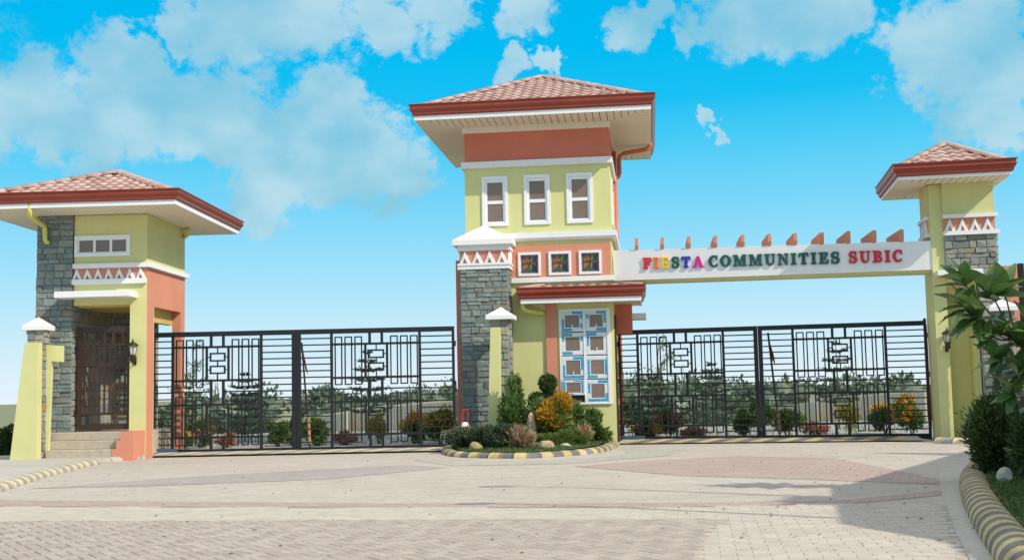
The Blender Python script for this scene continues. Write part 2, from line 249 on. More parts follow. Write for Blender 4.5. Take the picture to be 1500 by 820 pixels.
# ------------------------------------------------------------------ helpers
def tag(o, label=None, cat=None, group=None, kind=None):
    if label: o['label'] = label
    if cat: o['category'] = cat
    if group: o['group'] = group
    if kind: o['kind'] = kind
    return o
def empty(name, loc=(0,0,0), yaw=0.0):
    o = bpy.data.objects.new(name,None); col.objects.link(o); o.location = loc; o.rotation_euler = (0,0,rad(yaw)); o.empty_display_size = 0.2; return o
def link(name, me, parent=None):
    o = bpy.data.objects.new(name, me); col.objects.link(o)
    if parent: o.parent = parent
    return o
class MB:
    def __init__(s): s.v=[]; s.f=[]
    def add(s, vs, fs):
        k=len(s.v); s.v += [tuple(p) for p in vs]; s.f += [tuple(i+k for i in f) for f in fs]; return s
    def box(s,x0,x1,y0,y1,z0,z1,c=0.0):
        if c<=0:
            return s.add([(x0,y0,z0),(x1,y0,z0),(x1,y1,z0),(x0,y1,z0),(x0,y0,z1),(x1,y0,z1),(x1,y1,z1),(x0,y1,z1)],
              [(0,3,2,1),(4,5,6,7),(0,1,5,4),(1,2,6,5),(2,3,7,6),(3,0,4,7)])
        bm = bmesh.new(); bmesh.ops.create_cube(bm,size=1)
        for v in bm.verts: v.co = Vector((x0+(v.co.x+.5)*(x1-x0), y0+(v.co.y+.5)*(y1-y0), z0+(v.co.z+.5)*(z1-z0)))
        bmesh.ops.bevel(bm,geom=list(bm.edges),offset=c,segments=1,affect='EDGES',profile=.5)
        bm.verts.index_update(); s.add([v.co for v in bm.verts],[[v.index for v in f.verts] for f in bm.faces]); bm.free(); return s
    def prism_xz(s, poly, y0, y1):
        n=len(poly); a=sum(poly[i][0]*poly[(i+1)%n][1]-poly[(i+1)%n][0]*poly[i][1] for i in range(n))
        if a<0: poly=poly[::-1]
        vs=[(x,y0,z) for x,z in poly]+[(x,y1,z) for x,z in poly]
        return s.add(vs,[tuple(range(n)),tuple(range(2*n-1,n-1,-1))]+[(i,n+i,n+(i+1)%n,(i+1)%n) for i in range(n)])
    def prism_xy(s, poly, z0, z1):
        n=len(poly); a=sum(poly[i][0]*poly[(i+1)%n][1]-poly[(i+1)%n][0]*poly[i][1] for i in range(n))
        if a<0: poly=poly[::-1]
        vs=[(x,y,z0) for x,y in poly]+[(x,y,z1) for x,y in poly]
        return s.add(vs,[tuple(range(n-1,-1,-1)),tuple(range(n,2*n))]+[(i,(i+1)%n,n+(i+1)%n,n+i) for i in range(n)])
    def pyramid(s,x0,x1,y0,y1,z0,z1):
        return s.add([(x0,y0,z0),(x1,y0,z0),(x1,y1,z0),(x0,y1,z0),((x0+x1)/2,(y0+y1)/2,z1)],[(0,3,2,1),(0,1,4),(1,2,4),(2,3,4),(3,0,4)])
    def tube(s, pts, r, seg=8, r2=None):
        pts=[Vector(p) for p in pts]; n=len(pts); rings=[]
        for i,p in enumerate(pts):
            d=((pts[min(i+1,n-1)]-pts[max(i-1,0)])).normalized()
            a=d.orthogonal().normalized() if i==0 else (rings[-1][1]-d*rings[-1][1].dot(d)).normalized()
            b=d.cross(a); rr=r if r2 is None else r+(r2-r)*i/(n-1)
            rings.append(([p+(a*math.cos(t)+b*math.sin(t))*rr for t in [2*math.pi*k/seg for k in range(seg)]],a))
        vs=[q for ring,_ in rings for q in ring]
        fs=[(i*seg+k,i*seg+(k+1)%seg,(i+1)*seg+(k+1)%seg,(i+1)*seg+k) for i in range(n-1) for k in range(seg)]
        fs += [tuple(range(seg-1,-1,-1)),tuple((n-1)*seg+k for k in range(seg))]
        return s.add(vs,fs)
    def lathe(s, prof, c=(0,0,0), seg=12):
        n=len(prof); vs=[(c[0]+r*math.cos(2*math.pi*k/seg),c[1]+r*math.sin(2*math.pi*k/seg),c[2]+z) for r,z in prof for k in range(seg)]
        fs=[(i*seg+k,i*seg+(k+1)%seg,(i+1)*seg+(k+1)%seg,(i+1)*seg+k) for i in range(n-1) for k in range(seg)]
        fs += [tuple(range(seg-1,-1,-1)),tuple((n-1)*seg+k for k in range(seg))]
        return s.add(vs,fs)
    def mesh(s, name, mat, smooth=False):
        me=bpy.data.meshes.new(name); me.from_pydata(s.v,[],s.f); me.update()
        if mat: me.materials.append(MT[mat] if isinstance(mat,str) else mat)
        if smooth:
            for p in me.polygons: p.use_smooth=True
        return me
    def build(s, name, mat, parent=None, smooth=False): return link(name, s.mesh(name,mat,smooth), parent)
def box(name,mat,parent,x0,x1,y0,y1,z0,z1,c=0.0): return MB().box(x0,x1,y0,y1,z0,z1,c).build(name,mat,parent)

def wall_holes(name, mat, parent, a0,a1,z0,z1, t0,t1, holes, axis='x'):
    """wall slab along x (thickness in y) or along y (thickness in x) with rectangular openings"""
    A=sorted({a0,a1,*[h[0] for h in holes],*[h[1] for h in holes]}); Z=sorted({z0,z1,*[h[2] for h in holes],*[h[3] for h in holes]})
    inh=lambda a,z: any(h[0]<a<h[1] and h[2]<z<h[3] for h in holes)
    solid=lambda i,j: 0<=i<len(A)-1 and 0<=j<len(Z)-1 and not inh((A[i]+A[i+1])/2,(Z[j]+Z[j+1])/2)
    m=MB(); P=(lambda a,t,z:(a,t,z)) if axis=='x' else (lambda a,t,z:(t,a,z))
    def q(*ps): m.add(ps,[(0,1,2,3)])
    for i in range(len(A)-1):
        for j in range(len(Z)-1):
            if not solid(i,j): continue
            a,b,c,d=A[i],A[i+1],Z[j],Z[j+1]
            q(P(a,t0,c),P(b,t0,c),P(b,t0,d),P(a,t0,d)); q(P(b,t1,c),P(a,t1,c),P(a,t1,d),P(b,t1,d))
            if not solid(i-1,j): q(P(a,t1,c),P(a,t0,c),P(a,t0,d),P(a,t1,d))
            if not solid(i+1,j): q(P(b,t0,c),P(b,t1,c),P(b,t1,d),P(b,t0,d))
            if not solid(i,j-1): q(P(a,t1,c),P(b,t1,c),P(b,t0,c),P(a,t0,c))
            if not solid(i,j+1): q(P(a,t0,d),P(b,t0,d),P(b,t1,d),P(a,t1,d))
    me=m.mesh(name,mat); bm=bmesh.new(); bm.from_mesh(me); bmesh.ops.remove_doubles(bm,verts=bm.verts,dist=1e-5); bmesh.ops.recalc_face_normals(bm,faces=bm.faces); bm.to_mesh(me); bm.free()
    return link(name,me,parent)

# --- split-face stone: shared rough-chamfered blocks, one object per stone
STONES=[]
def _stones():
    for k in range(7):
        r=random.Random(100+k); m=MB(); j=lambda s:r.uniform(-s,s)
        base=[(-.5,0,-.5),(.5,0,-.5),(.5,0,.5),(-.5,0,.5)]
        mid=[(x*(1-.01)+j(.02),-.55+j(.1),z*.98+j(.06)) for x,_,z in base]
        fr=[(x*.93+j(.03),-.95+j(.25),z*.88+j(.06)) for x,_,z in base]
        cx=(j(.2),-1.05+j(.15),j(.15))
        m.add(base+mid+fr+[cx],[(i,(i+1)%4,4+(i+1)%4,4+i) for i in range(4)]+[(4+i,4+(i+1)%4,8+(i+1)%4,8+i) for i in range(4)]+[(8+i,8+(i+1)%4,12) for i in range(4)])
        STONES.append(m)
_stones()
STONE_ME={}
def stones(part, p0, udir, W, z0, z1, mat='stone', seed=1, mh=0.135, mw=0.30, depth=0.032):
    """courses of split stone on a vertical face; p0 = lower left corner seen from outside, udir = direction to the right"""
    r=random.Random(seed); u=Vector((udir[0],udir[1],0)).normalized(); n=Vector((u.y,-u.x,0))
    key=mat
    if key not in STONE_ME: STONE_ME[key]=[m.mesh('stone',mat) for m in STONES]
    z=z0; cnt=0
    while z<z1-0.03:
        h=min(mh*r.uniform(0.65,1.4), z1-z)
        if z1-z-h<0.05: h=z1-z
        x=0.0
        while x<W-0.01:
            w=mw*r.uniform(0.55,1.55)
            if W-x-w<mw*0.45: w=W-x
            o=link('stone', r.choice(STONE_ME[key]), part)
            d=depth*r.uniform(0.6,1.5)
            M=Matrix((( u.x*(w-.008), -n.x*d, 0, 0),(u.y*(w-.008), -n.y*d, 0, 0),(0,0,h-.008,0),(0,0,0,1)))
            c=Vector((p0[0],p0[1],0))+u*(x+w/2); M.translation=(c.x,c.y,z+h/2); o.matrix_basis=M; cnt+=1
            x+=w
        z+=h
    return cnt

# --- hipped roof with ogee gutter, white fascia, soffit boards, wavy tiles and hip caps
def ring(m, rect, prof):
    x0,x1,y0,y1=rect; n=len(prof); vs=[]
    for d,z in prof: vs += [(x0+d,y0+d,z),(x1-d,y0+d,z),(x1-d,y1-d,z),(x0+d,y1-d,z)]
    fs=[]
    for i in range(n):
        j=(i+1)%n
        for k in range(4): fs.append((i*4+k,i*4+(k+1)%4,j*4+(k+1)%4,j*4+k))
    return m.add(vs,fs)
def tile_mesh_pts(w,l,a=0.034,lift=0.032,nc=8,lo=None,hi=None):
    vs=[];
    for row,(d,zb) in enumerate(((0,lift),(l*1.06,0.004))):
        for c in range(nc+1):
            uu=w*c/nc
            vs.append([uu,d,zb+a*(0.5-0.5*math.cos(2*math.pi*c/nc))])
    for c in range(nc+1): vs.append([w*c/nc,0,vs[c][2]-0.035])
    k=nc+1
    fs=[(c,c+1,k+c+1,k+c) for c in range(nc)]+[(2*k+c,2*k+c+1,c+1,c) for c in range(nc)]
    return vs,fs
def hip_roof(parent, rect, zs, zg, gh, apex, wall, tw=0.24, tl=0.31, fascia_h=0.11, board=0.165, mould=None):
    x0,x1,y0,y1=rect; roof=empty('roof'); roof.parent=parent
    h=gh
    prof=[(0.0,zg),(0.0,zg-.022),(.022,zg-.03),(.03,zg-h*.28),(.012,zg-h*.40),(.03,zg-h*.55),(.062,zg-h*.72),(.07,zg-h*.9),(.10,zg-h),(.16,zg-h),(.16,zg-.03),(.03,zg-.012),(.02,zg)]
    ring(MB(),rect,prof[::-1]).build('gutter','maroon',roof)
    f0=zg-h; ring(MB(),rect,[(.115,f0+.01),(.115,zs-.006),(.145,zs-.006),(.145,f0+.01)][::-1]).build('fascia','white',roof)
    # soffit boards
    sx0,sx1,sy0,sy1=x0+.146,x1-.146,y0+.146,y1-.146; wx0,wx1,wy0,wy1=wall
    corners=[((sx0,sy0),(sx1,sy0),(wx0,wy0),(wx1,wy0)),((sx1,sy0),(sx1,sy1),(wx1,wy0),(wx1,wy1)),((sx1,sy1),(sx0,sy1),(wx1,wy1),(wx0,wy1)),((sx0,sy1),(sx0,sy0),(wx0,wy1),(wx0,wy0))]
    so=empty('soffit'); so.parent=parent
    for A,B,a,b in corners:
        A,B,a,b=map(lambda p:Vector((p[0],p[1])),(A,B,a,b)); L=(B-A).length; u=(B-A)/L; inn=Vector((-u.y,u.x))
        ua=(a-A).dot(u); ub=(b-A).dot(u); dep=(a-A).dot(inn); n=max(3,int(round(L/board)))
        def lim(s):
            if s<ua: return dep*s/ua
            if s>ub: return dep*(L-s)/(L-ub)
            return dep
        for i in range(n):
            s0=L*i/n+.009; s1=L*(i+1)/n-.009
            brk=[s0]+[s for s in (ua,ub) if s0<s<s1]+[s1]
            poly=[A+u*s0,A+u*s1]+[A+u*s+inn*max(lim(s)-.004,.002) for s in brk[::-1]]
            MB().prism_xy([(p.x,p.y) for p in poly],zs,zs+.014).build('board','cream',so)
    box('soffit_backing','deck',so,sx0,sx1,sy0,sy1,zs+.018,zs+.03)
    # slopes
    e=.15; ze=zg-.10; c=[Vector((x0+e,y0+e,ze)),Vector((x1-e,y0+e,ze)),Vector((x1-e,y1-e,ze)),Vector((x0+e,y1-e,ze))]; A=Vector(apex)
    MB().add([*c,A-Vector((0,0,.02))],[(0,1,4),(1,2,4),(2,3,4),(3,0,4)]).build('deck','deck',roof)
    shared=None; many=(x1-x0)*(y1-y0)>12
    for s in range(4):
        bulk=MB() if (many and s>1) else None
        P0,P1=c[s],c[(s+1)%4]; W=(P1-P0).length; u=(P1-P0)/W; uA=(A-P0).dot(u); v=(A-P0)-u*uA; Ls=v.length; v/=Ls; n=u.cross(v)
        nt=int(math.ceil(W/tw)); off=(W-nt*tw)/2; rows=int(Ls/tl)
        for k in range(rows):
            d0=k*tl
            for i in range(nt):
                a0=off+i*tw
                vs,fs=tile_mesh_pts(tw,tl)
                lo=lambda d:uA*d/Ls; hi=lambda d:W-(W-uA)*d/Ls
                inside=a0>=lo(d0+tl*1.06) and a0+tw<=hi(d0+tl*1.06)
                if bulk is not None:
                    for p in vs: p[0]=min(max(a0+p[0],lo(d0+p[1])),hi(d0+p[1]))
                    if max(p[0] for p in vs)-min(p[0] for p in vs)<.05: continue
                    bulk.add([P0+u*p[0]+v*(d0+p[1])+n*(p[2]+.012) for p in vs],fs); continue
                if inside:
                    if shared is None: shared=MB().add(vs,fs).mesh('tile','tile')
                    o=link('tile',shared,roof)
                else:
                    for p in vs: p[0]=min(max(a0+p[0],lo(d0+p[1])),hi(d0+p[1]))-a0
                    if max(p[0] for p in vs)-min(p[0] for p in vs)<.05 or max(p[0] for p in vs[:9])-min(p[0] for p in vs[:9])<.03: continue
                    o=MB().add(vs,fs).build('tile','tile',roof)
                t=P0+u*a0+v*d0+n*.012
                o.matrix_basis=Matrix(((u.x,v.x,n.x,t.x),(u.y,v.y,n.y,t.y),(u.z,v.z,n.z,t.z),(0,0,0,1)))
        if bulk is not None: tag(bulk.build('tile_field','tile',roof),kind='stuff')
    # hip caps
    hm=MB(); seg=6; rr=.105; vs=[]
    for k,yy in enumerate((0,.40)):
        for i in range(seg+1):
            t=math.pi*i/seg; g=1.0 if k==0 else .86
            vs.append((rr*g*math.cos(t),yy,.085*g*math.sin(t)+.015))
    vs += [(p[0]*.9,0,p[2]-.025) for p in vs[:seg+1]]
    hm.add(vs,[(i+1,i,seg+1+i,seg+2+i) for i in range(seg)]+[(i,i+1,2*(seg+1)+i+1,2*(seg+1)+i) for i in range(seg)]); hme=hm.mesh('hip_cap','tile',True)
    for q in c:
        d=(A-q); L=d.length; d/=L; sidev=Vector((d.y,-d.x,0)).normalized(); nn=sidev.cross(d)
        if nn.z<0: nn=-nn; sidev=-sidev
        n=int(L/.37)
        for i in range(n):
            t=q+d*(.03+i*(L-.08)/n)+nn*.02
            o=link('hip_cap',hme,roof); o.matrix_basis=Matrix(((sidev.x,d.x,nn.x,t.x),(sidev.y,d.y,nn.y,t.y),(sidev.z,d.z,nn.z,t.z),(0,0,0,1)))
    MB().lathe([(.16,-.03),(.13,.05),(.06,.09),(.005,.10)],apex,10).build('apex_cap','tile',roof,True)
    return roof

def chevron(parent, x, z0, w, h, y, axis='x', mat='white'):
    """white relief peak with a small notch at its foot"""
    pk=[(-.5,0),(0,1),(.5,0),(.24,0),(0,.46),(-.24,0)]
    pts=[(x+a*w*.98, z0+b*h) for a,b in pk]; fr=[(x+a*w*.78+0, z0+b*h*(.93)) for a,b in pk]
    m=MB()
    back=[(p[0],y,p[1]) for p in pts]; 
    mid=(x, z0+h*.72)
    fr=[(x+a*w*.86, y-.05 if b>.3 else y-.03, z0+b*h*.96) for a,b in pk]
    vs=back+fr
    if axis=='y': vs=[(p[1],p[0],p[2]) for p in vs]
    if axis=='-y': vs=[(-p[1],p[0],p[2]) for p in vs]
    n=6; m.add(vs,[(6,7,10,11),(7,8,9,10)]+[(i,(i+1)%n,n+(i+1)%n,n+i) for i in range(n)])
    return m.build('triangle_ornament',mat,parent)

def lantern(name, loc, yaw, label, parent=None, s=1.0):
    t=empty(name,loc,yaw); t.scale=(s,s,s); tag(t,label,'wall lamp')
    m=MB().lathe([(.03,-.17),(.055,-.12),(.05,-.05),(.075,-.03),(.075,-.015)],(0,-.13,0)); m.build('lamp_base','bronze',t,True)
    MB().box(-.035,.035,-.02,0,-.22,-.05).tube([(0,-.01,-.16),(0,-.06,-.20),(0,-.12,-.17)],.014,6).build('bracket','bronze',t)
    MB().lathe([(.058,-.012),(.088,.16)],(0,-.13,0),6).build('glass','lampglass',t)
    for k in range(6):
        a=2*math.pi*k/6; MB().tube([(.06*math.cos(a),-.13+.06*math.sin(a),-.012),(.092*math.cos(a),-.13+.092*math.sin(a),.165)],.007,5).build('cage_bar','bronze',t)
    MB().lathe([(.12,.16),(.115,.18),(.07,.225),(.03,.24),(.025,.265),(.012,.27),(.016,.29),(.003,.32)],(0,-.13,0)).build('lamp_top','bronze',t,True)
    MB().lathe([(.012,0),(.014,.08),(.004,.10)],(0,-.13,0),6).build('bulb','pvc',t)
    return t
def window(parent, x0,x1,z0,z1,y, panes, fw=.07, mat='pvc', proud=.035, mull=.05):
    """frame standing proud of the wall, panes = list of (x0,x1,z0,z1)"""
    w=empty('window'); w.parent=parent
    wall_holes('frame',mat,w,x0,x1,z0,z1,y-proud,y+.06,[(x0+fw,x1-fw,z0+fw,z1-fw)])
    wall_holes('sash',mat,w,x0+fw-.004,x1-fw+.004,z0+fw-.004,z1-fw+.004,y-.004,y+.04,panes)
    for p in panes: box('pane','glass',w,p[0]-.004,p[1]+.004,y+.012,y+.022,p[2]-.004,p[3]+.004)
    return w

# ------------------------------------------------------------------ left gatehouse (small, pedestrian entrance)
def left_gatehouse():
    t=empty('gatehouse',(-7.93,25.1,0),-2.58)
    tag(t,'small gatehouse with pedestrian gate, front steps and three-pane strip window','gatehouse')
    zs=5.31
    # front
    wall_holes('front_wall','yellow',t,-1.62,0,3.33,zs,0,.2,[(-1.54,-.44,4.46,4.79)])
    box('front_pier','yellow',t,-.37,0,0,.45,0,3.33)
    wall_holes('side_wall','orange',t,.004,2.5,.0,4.13,-.2,.004,[(.41,2.22,-.01,3.30)],'y')
    box('upper_side_wall','yellow',t,-.2,0,.2,2.5,4.13,zs)
    box('upper_back_wall','yellow',t,-2.4,-.2,2.3,2.5,3.3,zs)
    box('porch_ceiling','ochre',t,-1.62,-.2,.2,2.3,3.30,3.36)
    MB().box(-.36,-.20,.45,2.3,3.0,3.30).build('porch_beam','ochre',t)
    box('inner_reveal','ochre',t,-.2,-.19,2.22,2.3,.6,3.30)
    # stone pier, left side
    sp=empty('stone_pier'); sp.parent=t
    box('core','mortar',sp,-2.42,-1.66,-.02,2.46,0,zs)
    stones(sp,(-2.44,-.02),(1,0),.81,.0,zs,'stone',11,.118,.215)
    stones(sp,(-2.42,2.46),(0,-1),2.47,2.0,zs,'stone',12,.16,.42)
    stones(sp,(-1.66,-.02),(0,1),2.2,.60,3.33,'stone_pale',13,.16,.33,.03)
    # stone wall at the back of the porch
    bw=empty('porch_stone_wall'); bw.parent=t
    box('core','mortar',bw,-1.62,-.55,2.2,2.29,.6,3.3)
    stones(bw,(-1.6,2.2),(1,0),1.05,.6,3.3,'stone_pale',14,.15,.3,.045)
    # window
    window(t,-1.606,-.373,4.395,4.856,0,[(-1.51,-1.20,4.495,4.755),(-1.145,-.835,4.495,4.755),(-.78,-.47,4.495,4.755)],.065)
    # bands and relief
    MB().box(-1.62,.085,-.085,.0,4.135,4.235).box(.0,.085,.0,2.585,4.135,4.235).build('string_course','white',t)
    box('relief_panel','orange',t,-1.62,.003,-.012,0.0,3.895,4.134)
    box('lower_band','white',t,-1.64,-.004,-.075,0,3.785,3.895)
    for i in range(7): chevron(t,-1.60+.235*i+.06,3.897,.225,.236,-.012)
    box('canopy_slab','white',t,-1.83,-.2,-.52,-.003,3.465,3.60,.008)
    # base and steps
    box('plinth','step',t,-1.66,-.2,0.0,2.3,.0,.60)
    st=empty('steps'); st.parent=t
    for i,(ya,xa,xb,z0,z1) in enumerate(((-.66,-1.90,-.47,.0,.25),(-.46,-1.94,-.38,.25,.43),(-.26,-1.98,-.29,.43,.605))):
        box('step','step',st,xa,xb,ya,.0 if i==2 else ya+.30,z0,z1,.012)
    MB().prism_xz([(-.475,0),(-.02,0),(-.02,.615),(-.295,.615),(-.295,.435),(-.385,.435),(-.385,.255),(-.475,.255)],-.672,-.003).build('step_cheek','orange',t)
    hip_roof(t,(-3.56,1.13,-1.28,3.62),zs,5.63,.23,(-1.12,1.17,6.44),(-2.45,.002,-.05,2.5))
    # downpipe
    MB().tube([(-2.1,-1.12,5.40),(-2.1,-1.12,5.24),(-2.12,-1.06,5.15),(-2.2,-.2,5.06),(-2.22,-.13,4.99),(-2.22,-.12,4.78),(-2.2,-.10,4.73),(-2.16,-.06,4.72)],.052,10).build('downpipe','pipe_yellow',t,True)
    MB().tube([(.16,2.2,5.30),(.16,2.2,5.2),(.10,2.3,5.12),(-.02,2.4,5.12)],.05,10).build('downpipe','pipe_yellow',t,True)
    return t
LG=left_gatehouse()
lantern('wall_lantern',(-8.18,25.105,2.25),-2.58,'bronze wall lantern on yellow pier between pedestrian gate and driveway gate',s=1.05)

def ped_gate(origin,yaw,x0,x1,z0,z1,y,label,boards=0):
    t=empty('pedestrian_gate',origin,yaw); tag(t,label,'gate')
    f=.085
    for a,b,c,d in ((x0,x0+f,z0,z1),(x1-f,x1,z0,z1)): box('stile','brown_steel',t,a,b,y,y+.06,c,d)
    for zz,hh in ((z0,.12),(z0+.32,.05),(z0+1.37,.06),(z1-.42,.05),(z1-.12,.12)): box('rail','brown_steel',t,x0+f,x1-f,y+.004,y+.056,zz,zz+hh)
    n=9
    for i in range(n):
        x=x0+f+(x1-x0-2*f)*(i+.5)/n; box('bar','brown_steel',t,x-.017,x+.017,y+.012,y+.046,z0+.37,z1-.42)
    for i in range(5):
        x=x0+f+(x1-x0-2*f)*(i+.5)/5; box('bar','brown_steel',t,x-.017,x+.017,y+.012,y+.046,z1-.37,z1-.12)
    for zz in (z0+.35,z1-.5): box('hinge','black',t,x0-.05,x0+.02,y-.02,y+.05,zz,zz+.09)
    return t
ped_gate((-7.93,25.1,0),-2.58,-1.56,-.38,.64,2.87,.10,'brown barred pedestrian gate at top of the concrete steps')

def capped_pillar(origin,yaw,x0,x1,y0,y1,zt,label,fin,seed,capw=.09,ztip=None,mat='stone_pale'):
    t=empty('stone_pillar',origin,yaw); tag(t,label,'pillar')
    sh=empty('shaft'); sh.parent=t
    box('core','mortar',sh,x0+.03,x1-.03,y0+.03,y1-.03,0,zt)
    stones(sh,(x0+.03,y0+.03),(1,0),x1-x0-.06,0,zt,mat,seed,.15,.24,.035); stones(sh,(x1-.03,y0+.03),(0,1),y1-y0-.06,0,zt,mat,seed+1,.15,.24,.035)
    stones(sh,(x0+.03,y1-.03),(0,-1),y1-y0-.06,0,zt,mat,seed+2,.15,.24,.035)
    c=capw; box('cap_slab','white',t,x0-c,x1+c,y0-c,y1+c,zt,zt+.10,.006)
    MB().pyramid(x0-c+.01,x1+c-.01,y0-c+.01,y1+c-.01,zt+.099,ztip or zt+.29).build('cap_top','white',t)
    if fin: fin(t)
    return t
def fin_left(t):
    MB().prism_xz([(-2.51,.0),(-1.94,.0),(-1.95,2.50),(-2.23,2.50)],-.98,-.76).build('buttress','yellow',t)
    MB().prism_xz([(-1.95,2.47),(-1.60,2.44),(-1.60,2.10),(-1.83,2.12),(-1.88,.08),(-1.95,.08)],-.58,-.48).build('bracket_wall','yellow',t)
capped_pillar((-7.93,25.1,0),-2.58,-2.30,-1.94,-.76,-.42,2.77,'slim stone pillar with white pyramid cap and tapered buttress beside the steps',fin_left,31,.075)

# ------------------------------------------------------------------ central gatehouse (three storeys)
def central_gatehouse():
    t=empty('gatehouse',(2.4,27.5,0),-6.7)
    tag(t,'tall yellow gatehouse tower with three upper windows and maroon-guttered hip roof','gatehouse')
    W0=-3.52; Y1=3.85; zs=7.71
    wins=[(-3.103,-2.468),(-2.077,-1.442),(-1.05,-.417)]; sq=[(-2.25,-1.702),(-1.516,-.972),(-.791,-.247)]
    wall_holes('front_wall','yellow',t,W0,0,0,6.69,0,.2,[(a+.06,b-.06,5.33,6.42) for a,b in wins]+[(a+.05,b-.05,4.075,4.545) for a,b in sq]+[(-1.25,-.14,1.0,3.15)])
    wall_holes('side_wall','yellow',t,.2,Y1,0,6.69,-.2,-.0,[(.9,2.2,5.4,6.4)],'y')
    box('side_wall','yellow',t,W0,W0+.2,.2,Y1,0,6.69); box('back_wall','yellow',t,W0+.2,-.2,Y1-.2,Y1,0,6.69)
    MB().box(W0,.0,0,Y1,6.69,7.56).build('frieze','brick_orange',t)
    MB().box(W0-.05,.05,-.05,Y1+.05,7.56,zs+.01).build('cornice','cream',t)
    ring(MB(),(W0-.075,.075,-.075,Y1+.075),[(0,6.69),(0,6.845),(.08,6.845),(.08,6.69)]).build('upper_band','white',t)
    ring(MB(),(W0-.12,.12,-.12,Y1+.12),[(0,4.93),(0,5.06),(.125,5.075),(.125,4.87),(.05,4.87)]).build('middle_band','white',t)
    for (a,b) in wins:
        z0,z1=5.265,6.48; xm=(a+b)/2
        window(t,a,b,z0,z1,0,[(a+.13,b-.13,z0+.11,z0+.54),(a+.13,b-.13,z0+.62,z1-.15)],.075)
    sw=empty('window'); sw.parent=t
    wall_holes('frame','pvc',sw,.82,2.28,5.32,6.48,-.06,.035,[(.9,2.2,5.4,6.4)],'y'); box('pane','glass',sw,-.03,-.02,.89,2.21,5.39,6.41); MB().box(-.035,.02,1.52,1.58,5.4,6.4).build('mullion','pvc',sw)
    # row of stained glass lights
    wall_holes('accent_panel','orange',t,-3.5,-.03,3.985,4.765,-.03,-.002,[(a+.05,b-.05,4.075,4.545) for a,b in sq])
    box('sill_band','white',t,-3.5,.045,-.075,-.001,3.865,3.985)
    for (a,b) in sq:
        z0,z1=4.025,4.595; w=empty('stained_window'); w.parent=t
        wall_holes('frame','white',w,a,b,z0,z1,-.07,.05,[(a+.06,b-.06,z0+.06,z1-.06)])
        A,B,C,D=a+.06,b-.06,z0+.06,z1-.06; m=.055; A2,B2,C2,D2=A+m,B-m,C+m,D-m; xm=(A2+B2)/2; zm=(C2+D2)/2
        y=.0
        box('border_glass','s_cl',w,A,B,y+.012,y+.02,C,D)
        def tri(p,mat): MB().prism_xz(list(p),y,y+.008).build('pane',mat,w)
        tri([(A2,D2),(xm,zm+.03),(A2,zm+.06)],'s_or'); tri([(A2,D2),(xm-.02,D2),(xm,zm+.03)],'s_or'); tri([(A2,zm+.06),(xm,zm+.03),(A2,zm)],'s_gr'); tri([(xm-.02,D2),(xm+.02,D2),(xm,zm+.03)],'s_bl')
        tri([(xm+.02,D2),(B2-.06,D2),(xm+.02,zm+.04)],'s_ye'); tri([(B2-.06,D2),(B2,D2),(B2,zm+.05),(xm+.02,zm+.04)],'s_gr'); tri([(A2,zm),(xm,zm-.02),(A2,C2)],'s_or'); tri([(A2,C2),(xm,zm-.02),(xm+.02,C2)],'s_gr')
        tri([(xm,zm-.02),(xm+.05,zm-.02),(xm+.02,C2)],'s_ye'); tri([(xm+.05,zm),(B2,zm+.03),(B2,zm-.03)],'s_or'); tri([(xm+.05,zm),(B2,zm-.03),(B2,C2),(xm+.05,C2)],'s_dk')
        for (p,q) in (((xm,C),(xm,D)),((A,zm),(B,zm)),((A2,C),(A2,D)),((B2,C),(B2,D)),((A,C2),(B,C2)),((A,D2),(B,D2)),((A2,D2),(xm,zm)),((xm,zm),(B2,D2)),((A2,C2),(xm,zm))):
            d=Vector((q[0]-p[0],0,q[1]-p[1])); MB().tube([(p[0],y-.002,p[1]),(q[0],y-.002,q[1])],.0065,4).build('lead_line','lead',w)
    # ground floor
    box('pilaster','orange',t,-1.615,-1.36,-.055,-.001,0,3.40)
    w=empty('large_window'); w.parent=t
    X0,X1,Z0,Z1=-1.30,-.085,.945,3.205
    wall_holes('frame','pvc',w,X0,X1,Z0,Z1,-.05,.08,[(X0+.045,X0+.57,Z0+.045,Z1-.045),(X0+.63,X0+1.13,Z0+.045,Z1-.045)])
    rows=[(2.665,3.16),(2.11,2.64),(1.545,2.085)]; cells=[]
    for (c,d) in rows+[(.99,1.52)]:
        for j,(a,b) in enumerate(((X0+.05,X0+.565),(X0+.635,X0+1.125))):
            cells.append((a,b,(1.165 if (c<1 and j==0) else c),d,c<1 and j==0))
    rr=random.Random(5)
    for a,b,c,d,openw in cells:
        s=empty('sash'); s.parent=w; y=-.03
        tl_=(.045 if openw else 0)
        fw=.088; fz=.10 if not openw else .06
        wall_holes('sash_frame','pvc',s,a,b,c,d,y-tl_,y+.05,[(a+fw,b-fw,c+fz,d-fz)])
        box('pane','glass',s,a+fw-.003,b-fw+.003,y+.015-tl_,y+.022-tl_,c+fz-.003,d-fz+.003)
        def strips(p0,p1,q0,q1,vert):
            n=2 if not vert else 3
            for k in range(n):
                f0=k/n; f1=(k+1)/n
                bx_=(p0,p1,q0+(q1-q0)*f0,q0+(q1-q0)*f1) if vert else (p0+(p1-p0)*f0,p0+(p1-p0)*f1,q0,q1)
                mt=rr.choice(['film_blue','film_white','film_blue','film_teal' if c>2.0 else 'film_blue','film_white'])
                box('film_strip',mt,s,bx_[0],bx_[1],y-.004-tl_,y-.001-tl_,bx_[2],bx_[3])
        g=.015
        strips(a+g,b-g,d-fz+.02,d-g,False); strips(a+g,b-g,c+g,c+fz-.02,False); strips(a+g,a+fw-.02,c+fz-.015,d-fz+.015,True); strips(b-fw+.02,b-g,c+fz-.015,d-fz+.015,True)
